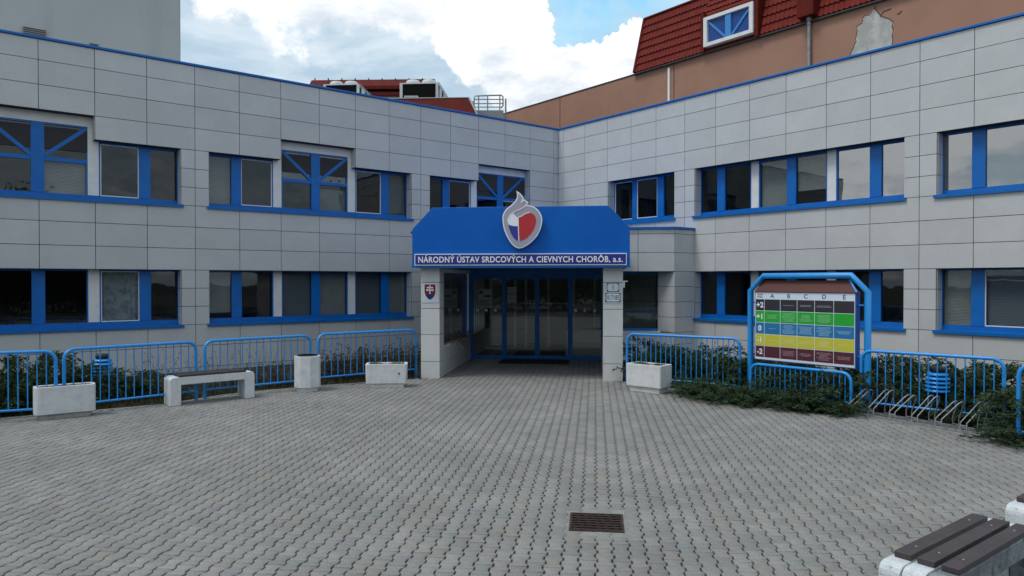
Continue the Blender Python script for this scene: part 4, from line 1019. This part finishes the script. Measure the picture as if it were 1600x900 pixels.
# local: x along, -y towards the viewer
b = MB(); cf = .30; zt = 2.50
b.tube([(0, 0, -.1), (0, 0, zt-cf), (cf, 0, zt), (W_B-cf, 0, zt), (W_B, 0, zt-cf), (W_B, 0, -.1)], .062, 14); b.build('stand', blue_board, t)
bx0, bx1, bz0, bz1 = .13, W_B-.22, .79, 2.165
b = MB(); b.box(bx0-.02, bx1+.02, -.02, .13, bz0-.02, bz1+.012); b.build('cabinet', mat('board_side_blue', (.008, .10, .42), .4), t, bevel=.005)
b = MB(); b.box(bx0, bx1, -.027, -.021, bz0, bz1); b.build('panel', mat('board_white', (.66, .72, .80), .4), t)
b = MB(); b.add([(bx0-.02, -.05, bz1+.015), (bx1+.02, -.05, bz1+.015), (bx1-.16, .05, bz1+.245), (bx0+.14, .05, bz1+.245), (bx0-.02, .15, bz1+.015), (bx1+.02, .15, bz1+.015)], [(0, 1, 2, 3), (5, 4, 3, 2), (0, 3, 4), (1, 5, 2), (0, 4, 5, 1)])
b.build('roof', mat('board_roof_red', (.09, .018, .012), .55), t)
b = MB(); b.tube([(bx1+.04, -.04, bz1+.02), (bx1-.14, .05, bz1+.25)], .022, 6); b.build('roof_edge', blue_board, t)
for z in (1.0, 1.95):
    for x0_, x1_ in ((.05, bx0), (bx1, W_B-.05)): b = MB(); b.tube([(x0_, .05, z), (x1_, .05, z)], .016, 6); b.build('bracket', blue_board, t)
Wp = bx1-bx0
fx = [0, .118, .27, .444, .62, .805, 1.0]                     # column edges
cx_e = [bx0+Wp*f for f in (0.0, .100, .272, .447, .622, .805, 1.0)]
rz_e = [bz1-.135-.2395*k for k in range(6)]
rc = [(.022, .020, .030), (.008, .36, .022), (.008, .16, .38), (.55, .52, .035), (.085, .010, .022)]
pr = {0: [0, 1, 2, 2, 0], 1: [4, 8, 6, 7, 0], 2: [1, 8, 7, 8, 3], 3: [1, 5, 3, 6, 2], 4: [0, 5, 3, 7, 3]}
for r in range(5):
    mm = mat('board_row_%s' % ('black', 'green', 'blue', 'yellow', 'maroon')[r], rc[r], .38)
    for c in range(6):
        b = MB(); g_ = .006; x0_, x1_ = cx_e[c]+g_+(.006 if c == 0 else 0), cx_e[c+1]-g_-(.006 if c == 5 else 0); z1_, z0_ = rz_e[r]-g_, rz_e[r+1]+g_
        b.box(x0_, x1_, -.030, -.0275, z0_, z1_); co = b.build('cell', mm, t)
        if c == 0:
            b = MB(); text_geo(('+2', '+1', '0', '-1', '-2')[r], .105, lambda u_, w_, d: (u_+(x0_+x1_)/2, -.0305-d, (z0_+z1_)/2-.052+w_), b, bold=.03, thick=.002); b.build('lettering', white_glyph, co, recalc=False)
        else:
            n = pr[r][c-1]; b = MB()
            for k in range(n):      # lines of print too small to read in the photograph
                zc3 = (z0_+z1_)/2+((n-1)/2-k)*.0225; wl = (x1_-x0_)*random.uniform(.45, .85); xx = (x0_+x1_)/2-wl/2; xe = xx+wl
                while xx < xe:
                    ww = random.uniform(.018, .05); b.box(xx, min(xe, xx+ww), -.032, -.0305, zc3-.0035, zc3+.0035); xx += ww+.008
            if n: b.build('print', mat('print_%d' % r, [(.42, .42, .46), (.35, .62, .38), (.40, .58, .74), (.70, .68, .38), (.46, .30, .34)][r], .5), co)
b = MB()
for c, ch in enumerate('ABCDE'):
    text_geo(ch, .082, lambda u_, w_, d: (u_+(cx_e[c+1]+cx_e[c+2])/2, -.0275-d, bz1-.108+w_), b, bold=.02, thick=.002)
b.build('lettering', mat('board_letter_blue', (.006, .10, .32), .4), t, recalc=False)
b = MB()
for ch, zz in (('BLOK', bz1-.058), ('PODL.', bz1-.108)):
    b = MB(); text_geo(ch, .034, lambda u_, w_, d: (u_+(cx_e[0]+cx_e[1])/2+.01, -.0275-d, zz+w_), b, bold=.01, thick=.002)
    b.build('lettering', plate_k, t, recalc=False)

# ================================================================== BICYCLE RACK
p = G(1316, 646); q = G(1529, 682); d = q-p; Lr = d.length
t = thing('bicycle_rack', 'galvanised bicycle rack with six bent wire hoops before the junipers', 'bicycle rack', (p.x, p.y, 0), math.atan2(d.y, d.x))
b = MB(); b.box(-.04, Lr+.04, -.03, .02, .004, .06); b.box(-.04, Lr+.04, .33, .37, .004, .05)
for k in range(7): x = Lr*k/6; b.box(x-.012, x+.012, .0155, .3295, .006, .03)
b.build('base', galv, t)
for k in range(6):
    hi = k % 2 == 1; x0 = Lr*(k+.30)/6; H_ = .50 if hi else .46; b = MB()
    for s in (0, .095):
        x = x0+s
        pts = [(x, .0, .04), (x, 0, .17), (x+.015, .03, .20), (x+.16, .20, H_-.03), (x+.185, .24, H_), (x+.20, .28, H_-.01), (x+.19, .31, H_-.05), (x+.12, .33, .22), (x+.10, .34, .18), (x+.10, .34, .04)]
        b.tube(pts, .0105, 6)
    b.tube([(x0, 0, .13), (x0+.095, 0, .13)], .008, 6); b.tube([(x0+.10, .34, .07), (x0+.195, .34, .07)], .008, 6)
    b.build('hoop', galv, t)

# ================================================================== DRAIN GRATE
t = thing('drain_grate', 'square rusty iron drain grate set in the block paving', 'drain', FE(ga, gb, 0), -e_)
b = MB(); s_ = .255
b.box(-.40, .40, -.46, -s_-.012, -.0135, -.004); b.box(-.40, .40, s_+.012, .46, -.0135, -.004); b.box(-.40, -s_-.012, -s_-.0115, s_+.0115, -.0135, -.0042); b.box(s_+.012, .40, -s_-.0115, s_+.0115, -.0135, -.0042)
b.build('surround', kerb_m, t)
b = MB()
for (x0_, x1_, y0_, y1_) in ((-s_-.011, s_+.011, -s_-.011, -s_+.012), (-s_-.011, s_+.011, s_-.012, s_+.011), (-s_-.011, -s_+.012, -s_+.0125, s_-.0125), (s_-.012, s_+.011, -s_+.0125, s_-.0125)): b.box(x0_, x1_, y0_, y1_, -.03, .004)
b.build('frame', iron_m, t)
for k in range(7):
    y = -s_+.045+k*(2*s_-.09)/6; b = MB(); n = 36
    vs = []
    for i in range(n+1):
        x = -s_+.013+(2*s_-.026)*i/n; w_ = .006*math.sin(i*1.05+k)
        for dy, z in ((-.015+w_, -.03), (-.015+w_, .002), (.015+w_, .002), (.015+w_, -.03)): vs.append((x, y+dy, z))
    fs = [(4*i+j, 4*i+j+1, 4*i+5+j, 4*i+4+j) for i in range(n) for j in range(3)]+[(0, 1, 2, 3)]
    b.add(vs, fs); b.build('bar', iron_m, t)
b = MB()
for x in (-.12, 0, .12): b.box(x-.01, x+.01, -s_+.013, s_-.013, -.034, -.012)
b.build('cross_bar', iron_m, t)
b = MB(); b.box(-s_, s_, -s_, s_, -.0135, -.0125) ; b.build('pit_shade', mat('pit_shade_black', (.004, .004, .004), 1), t)  # flat black sheet under the bars, its colour standing in for the drain's shade

# ================================================================== PLANTS
def np_mesh(name, V, tris, m, att):
    me = bpy.data.meshes.new(name); n = len(V); me.vertices.add(n); me.vertices.foreach_set('co', V.astype(np.float32).ravel())
    k = tris.shape[1]; me.loops.add(tris.size); me.loops.foreach_set('vertex_index', tris.astype(np.int32).ravel())
    me.polygons.add(len(tris)); me.polygons.foreach_set('loop_start', (np.arange(len(tris))*k).astype(np.int32)); me.polygons.foreach_set('loop_total', np.full(len(tris), k, np.int32))
    me.update(calc_edges=True); me.materials.append(m)
    at = me.attributes.new('v', 'FLOAT', 'FACE'); at.data.foreach_set('value', att.astype(np.float32)); return me
def sprigs(base, dirs, length, width, r, m, name, att):
    """kite-shaped leaves at base along dirs"""
    n = len(base); side = np.cross(dirs, r.normal(size=(n, 3))); side /= np.linalg.norm(side, axis=1)[:, None]+1e-9
    L = length[:, None]; Wd = width[:, None]
    V = np.stack([base, base+dirs*L*.45+side*Wd, base+dirs*L, base+dirs*L*.45-side*Wd], axis=1).reshape(-1, 3)
    T_ = np.arange(4*n).reshape(n, 4); return np_mesh(name, V, T_, m, att)
def juniper(seed, spread=1.0, height=.6, nbr=58):
    """arching branches carrying flat feathery sprays, each spray of one tone"""
    r = np.random.default_rng(seed); B = []; D = []; Lg = []; At = []; tw = MB(); up = np.array([0, 0, 1.])
    for k in range(nbr):
        an = r.uniform(0, 2*np.pi); ln = spread*r.uniform(.45, 1.12); rise = height*r.uniform(.3, 1.15)
        d0 = np.array([math.cos(an), math.sin(an), 0]); side = np.array([-d0[1], d0[0], 0]); bend = r.normal(0, .18); tone = r.uniform(0, .35)
        cur = lambda u: d0*(u*ln)+side*bend*u*u*ln+up*(rise*math.sin(min(u*2.0, 2.2)))
        if k % 2 == 0: tw.tube([tuple(cur(x)) for x in (0, .25, .5, .75, .95)], .010, 4, caps=False, r2=.003)
        for j in range(20):
            u = .15+.85*(j+r.uniform(0, 1))/20; p0 = cur(u); tg = cur(min(u+.05, 1.05))-p0; tg /= np.linalg.norm(tg)+1e-9
            sg = 1 if j % 2 else -1
            sd = tg*r.uniform(.5, 1.0)+side*sg*r.uniform(.35, .9)+up*r.normal(.12, .25); sd /= np.linalg.norm(sd)
            sl = r.uniform(.12, .24)*(1.15-.5*u)*spread**.5; n = 9; t_ = np.linspace(.1, 1, n)
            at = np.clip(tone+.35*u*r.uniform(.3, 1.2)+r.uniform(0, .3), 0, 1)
            ax_ = np.cross(sd, up); ax_ /= np.linalg.norm(ax_)+1e-9
            pts = p0+sd*(t_*sl)[:, None]-up*(t_**2*.03)[:, None]+r.normal(0, .006, (n, 3))
            sgn = np.where(np.arange(n) % 2, 1, -1)[:, None]
            dd = sd*.75+ax_*sgn*.65+r.normal(0, .18, (n, 3)); dd[-1] = sd; dd /= np.linalg.norm(dd, axis=1)[:, None]
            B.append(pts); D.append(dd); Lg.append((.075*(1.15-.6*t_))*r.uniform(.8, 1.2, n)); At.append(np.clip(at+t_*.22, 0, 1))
    B = np.concatenate(B); D = np.concatenate(D); Lg = np.concatenate(Lg); At = np.concatenate(At)
    B[:, 2] = np.maximum(B[:, 2], .01)
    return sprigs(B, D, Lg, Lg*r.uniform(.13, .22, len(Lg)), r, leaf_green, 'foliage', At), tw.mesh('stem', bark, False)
JM = [juniper(11), juniper(12, 1.1, .5), juniper(13, .9, .72, 54)]
def put_shrub(name, mesh2, loc, rz, sc, label, cat, group, parts=('foliage', 'stems')):
    t = thing(name, label, cat, loc, rz, group); t.scale = sc
    for mm, nm in zip(mesh2, parts): link(bpy.data.objects.new(nm, mm), t)
    return t
JG = 'spreading junipers in the beds'
jr = [  # (pixel x, depth, sx, sz, label)
 (1085, 16.6, 1.0, 1.3, 'juniper with branches reaching up behind the barrier right of the entrance'),
 (1020, 17.4, .9, 1.5, 'dark juniper in the shade between the right pillar and the barrier'),
 (1150, 15.6, 1.0, 1.0, 'juniper at the right end of the long barrier'),
 (1088, 14.85, .60, .62, 'low juniper spilling onto the paving beside the right planter'),
 (1130, 14.2, .80, .62, 'low juniper on the paving edge left of the directory'),
 (1200, 15.0, 1.0, .9, 'juniper around the left leg of the directory'),
 (1195, 13.75, .75, .60, 'low juniper in front of the left leg of the directory'),
 (1260, 14.2, 1.0, 1.05, 'juniper behind the low barrier under the directory'),
 (1255, 13.15, .70, .52, 'low juniper in front of the low barrier'),
 (1315, 13.4, .95, 1.15, 'juniper around the right leg of the directory'),
 (1312, 12.75, .40, .55, 'low juniper at the left end of the bicycle rack'),
 (1395, 13.9, .9, 1.15, 'tall juniper behind the left half of the bicycle rack'),
 (1452, 13.9, 1.1, 1.12, 'juniper behind the right garden lamp'),
 (1440, 13.0, .75, .95, 'juniper between the bicycle rack and the right garden lamp'),
 (1530, 12.4, 1.0, 1.25, 'tall juniper at the right end of the barrier behind the rack'),
 (1585, 11.9, .9, 1.05, 'juniper in the gap between the two rightmost barriers'),
 (1598, 10.45, .60, .62, 'low juniper on the paving edge right of the bicycle rack'),
 (1640, 10.6, 1.0, .95, 'juniper cut off by the right picture edge'),
 (1230, 16.6, 1.1, 1.1, 'juniper against the wall behind the directory'),
 (1512, 12.0, .45, .75, 'small juniper behind the right end of the bicycle rack')]
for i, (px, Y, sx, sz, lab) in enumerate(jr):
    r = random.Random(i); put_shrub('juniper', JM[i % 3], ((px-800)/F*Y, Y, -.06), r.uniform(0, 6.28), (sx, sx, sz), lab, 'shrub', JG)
jlft = [(-20, 13.2, 1.0, 1.25, 'juniper cut off by the left picture edge'), (40, 13.6, 1.0, 1.25, 'juniper behind the leftmost barrier'), (95, 13.9, .95, 1.2, 'juniper in the gap behind the long planter'),
        (140, 14.4, .8, 1.05, 'juniper to the left of the left garden lamp'), (15, 12.9, .75, .9, 'browning juniper close behind the leftmost barrier'), (205, 15.0, .75, .8, 'small juniper right of the left garden lamp'),
        (-90, 12.6, 1.0, 1.1, 'juniper outside the left picture edge')]
for i, (px, Y, sx, sz, lab) in enumerate(jlft):
    r = random.Random(40+i); put_shrub('juniper', JM[(i+1) % 3], ((px-800)/F*Y, Y, -.06), r.uniform(0, 6.28), (sx, sx, sz), lab, 'shrub', JG)
# long leaning juniper branches seen against the wall
def long_branch(pts, name, label):
    r = np.random.default_rng(len(label)); P_ = [Vector(p) for p in pts]; org = P_[0]
    t = thing(name, label, 'shrub', tuple(org), 0, JG)
    b = MB(); b.tube([tuple(p-org) for p in P_], .018, 5, r2=.006); b.build('stem', bark, t)
    B = []; D = []
    for i in range(len(P_)-1):
        for k in range(170):
            u = r.uniform(0, 1); p = P_[i].lerp(P_[i+1], u)-org; d = (P_[i+1]-P_[i]).normalized()
            fr = 1-(i+u)/(len(P_)-1)*.6
            off = r.normal(0, .075*fr, 3); B.append(np.array(p)+off); dd = np.array(d)*.8+r.normal(0, .6, 3); D.append(dd/np.linalg.norm(dd))
    B = np.array(B); D = np.array(D); L = r.uniform(.04, .09, len(B))
    link(bpy.data.objects.new('foliage', sprigs(B, D, L, L*.2, r, leaf_green, 'foliage', r.uniform(0, .6, len(B)))), t)
long_branch([(3.9, 17.2, .35), W(1050, 552, 17.0), W(1025, 540, 16.9), W(988, 528, 16.8)], 'juniper', 'long juniper branch leaning left towards the right pillar')
long_branch([(4.1, 17.3, .35), W(1095, 552, 17.0), W(1125, 547, 17.0), W(1160, 543, 17.0)], 'juniper', 'long juniper branch pointing right above the long barrier')
# twiggy deciduous bushes on the left
def twiggy(seed, n=36, hh=.75, leafs=14, spread=.45):
    r = random.Random(seed); st = MB(); B = []; D = []; A = []
    for k in range(n):
        an = r.uniform(0, 6.28); x = r.gauss(0, spread*.5); y = r.gauss(0, spread*.4); h_ = hh*r.uniform(.5, 1.15); lx, ly = r.gauss(0, .18), r.gauss(0, .18)
        pts = [(x, y, 0), (x+lx*.4, y+ly*.4, h_*.5), (x+lx+r.gauss(0, .04), y+ly, h_)]
        st.tube(pts, .006, 3, caps=False, r2=.002)
        if k % 3 == 0: st.tube([pts[1], (pts[1][0]+r.gauss(0, .15), pts[1][1]+r.gauss(0, .1), pts[1][2]+r.uniform(.1, .3))], .004, 3, caps=False, r2=.0015)
        for j in range(leafs):
            u = r.uniform(.15, 1)**.8; q = (pts[0][0]+lx*u, pts[0][1]+ly*u, h_*u)
            B.append((q[0]+r.gauss(0, .03), q[1]+r.gauss(0, .03), q[2]+r.gauss(0, .02))); d = np.array([r.gauss(0, 1), r.gauss(0, 1), r.gauss(.3, .6)]); D.append(d/np.linalg.norm(d)); A.append(r.random())
    B = np.array(B); D = np.array(D); rr = np.random.default_rng(seed); L = rr.uniform(.03, .065, len(B))
    return sprigs(B, D, L, L*.3, rr, leaf_bush, 'leaves', np.array(A)), st.mesh('stems', bark, False)
TM = [twiggy(1), twiggy(2, 44, .62, 20), twiggy(3, 52, .8, 24, .5), twiggy(4, 22, .9, 4, .4)]
TG = 'twiggy bushes in the left bed'
tl = [(180, 14.4, 3, .8, 'thin bare twigs just right of the left garden lamp'), (215, 14.9, 1, .9, 'sparse low bush behind the middle of the second barrier'), (245, 15.1, 3, 1.0, 'bare stalks against the wall behind the second barrier'),
      (275, 15.2, 1, .8, 'sparse low bush behind the right end of the second barrier'), (300, 15.6, 3, .85, 'bare twigs between the second and third barriers'), (335, 15.8, 3, .9, 'bare bent twigs directly behind the left bench'),
      (375, 16.2, 1, .8, 'low brown bush behind the right end of the left bench'), (405, 16.4, 3, .95, 'bare arching twigs between bench and litter bin'), (430, 16.4, 1, .85, 'low brown bush left of the litter bin'),
      (455, 16.7, 0, .8, 'low bush directly behind the litter bin'), (508, 17.5, 1, .9, 'low bush behind the left post of the entrance barrier'), (530, 17.6, 2, .9, 'leafy bush behind the left part of the entrance barrier'),
      (555, 17.7, 2, 1.0, 'tallest leafy bush behind the middle of the entrance barrier'), (580, 17.9, 2, .95, 'leafy bush behind the left end of the moss planter'), (604, 18.0, 2, .92, 'leafy bush right behind the moss planter'),
      (626, 18.1, 2, .95, 'leafy bush behind the right end of the moss planter'), (645, 18.3, 2, 1.1, 'leafy bush squeezed beside the left pillar')]
for i, (px, Y, k, s, lab) in enumerate(tl):
    r = random.Random(80+i); put_shrub('twiggy_bush', TM[k], ((px-800)/F*Y, Y, -.08), r.uniform(0, 6.28), (s, s, s), lab, 'bush', TG, ('leaves', 'stems'))
# dry creeper hanging over the side parapet left of the door
t = thing('dry_creeper', 'dry twigs sprawling over the ledge beside the left side glass', 'twigs', FE(-1.98, 3.2, .7))
b = MB(); r = random.Random(5)
for k in range(46):
    y = r.uniform(-1.6, .9); q = [Vector(FE(-2.05, 3.2+y, .72)), Vector(FE(-1.95+r.uniform(-.03, .10), 3.2+y+r.uniform(-.2, .3), .80+r.uniform(-.05, .14))), Vector(FE(-1.88+r.uniform(0, .12), 3.2+y+r.uniform(.1, .6), .68+r.uniform(-.25, .16)))]
    b.tube([tuple(v-t.location) for v in q], .007, 3, caps=False, r2=.003)
b.build('stems', bark, t)
# ground cover: dead grass and leaf litter in the beds
def grass(pts_fn, n, name, m, hmax):
    r = np.random.default_rng(3); B = []
    while len(B) < n: B.append(pts_fn(r))
    B = np.array(B); D = r.normal(0, .35, (n, 3)); D[:, 2] = 1; D /= np.linalg.norm(D, axis=1)[:, None]; L = r.uniform(.3, 1, n)*hmax
    o = link(bpy.data.objects.new(name, sprigs(B, D, L, L*.05+.002, r, m, name, r.random(n)))); tag(o, kind='stuff'); return o
def bedL(r):
    t_ = r.uniform(0, len(EL)-1.001); i = int(t_); p = EL[i].lerp(EL[i+1], t_-i); d = (EL[i+1]-EL[i]).normalized(); k = r.uniform(.04, 1)**1.6*2.3
    return (p.x-d.y*k, p.y+d.x*k, -.09)
def bedR(r):
    t_ = r.uniform(0, len(ER)-1.001); i = int(t_); p = ER[i].lerp(ER[i+1], t_-i); d = (ER[i+1]-ER[i]).normalized(); k = r.uniform(.04, 1)*2.3
    return (p.x-d.y*k, p.y+d.x*k, -.09)
tag(grass(bedL, 16000, 'bed_grass', mat('bed_grass', (.06, .055, .022), .9, col2=(.035, .05, .018), scale=1.5, attr=.5), .16), 'short brown and green grass covering the left bed', 'grass')
tag(grass(bedR, 7000, 'bed_litter', leaf_brown, .08), 'dry leaf litter covering the right bed under the junipers', 'ground cover')

# ================================================================== TREES BEHIND THE CAMERA (seen in the door glass)
def tree_mesh(seed):
    r = np.random.default_rng(seed); tr = MB(); tr.tube([(0, 0, 0), (.05, .02, 1.6), (.0, .08, 3.4), (.1, 0, 6.2)], .19, 8, r2=.04)
    C = []
    for k in range(24):
        an = r.uniform(0, 6.28); z = r.uniform(.6, 6.5); rad = r.uniform(.6, 2.1)*(1-abs(z-3.8)/5); c = np.array([rad*math.cos(an), rad*math.sin(an), z+.5]); C.append(c)
        tr.tube([(0, 0, z-.9), tuple(c*.6+np.array([0, 0, z*.35])), tuple(c)], .05, 5, caps=False, r2=.012)
    B = np.concatenate([c+r.normal(0, 1, (620, 3))*np.array([.72, .72, .60]) for c in C]); D = r.normal(size=B.shape); D /= np.linalg.norm(D, axis=1)[:, None]
    L = r.uniform(.16, .32, len(B)); return sprigs(B, D, L, L*.3, r, tree_leaf, 'crown', r.random(len(B))), tr.mesh('trunk', bark, False)
TRM = [tree_mesh(1), tree_mesh(2)]
for i in range(17):
    x = -27+i*3.2+random.uniform(-.8, .8); y = -13-random.uniform(0, 3)
    t = put_shrub('broadleaf_tree', TRM[i % 2], (x, y, 0), i*1.3, (1.1, 1.1, random.uniform(.85, 1.15)), 'leafy tree across the road behind the viewer', 'tree', 'trees across the road', ('crown', 'trunk'))
bpy.context.view_layer.update()
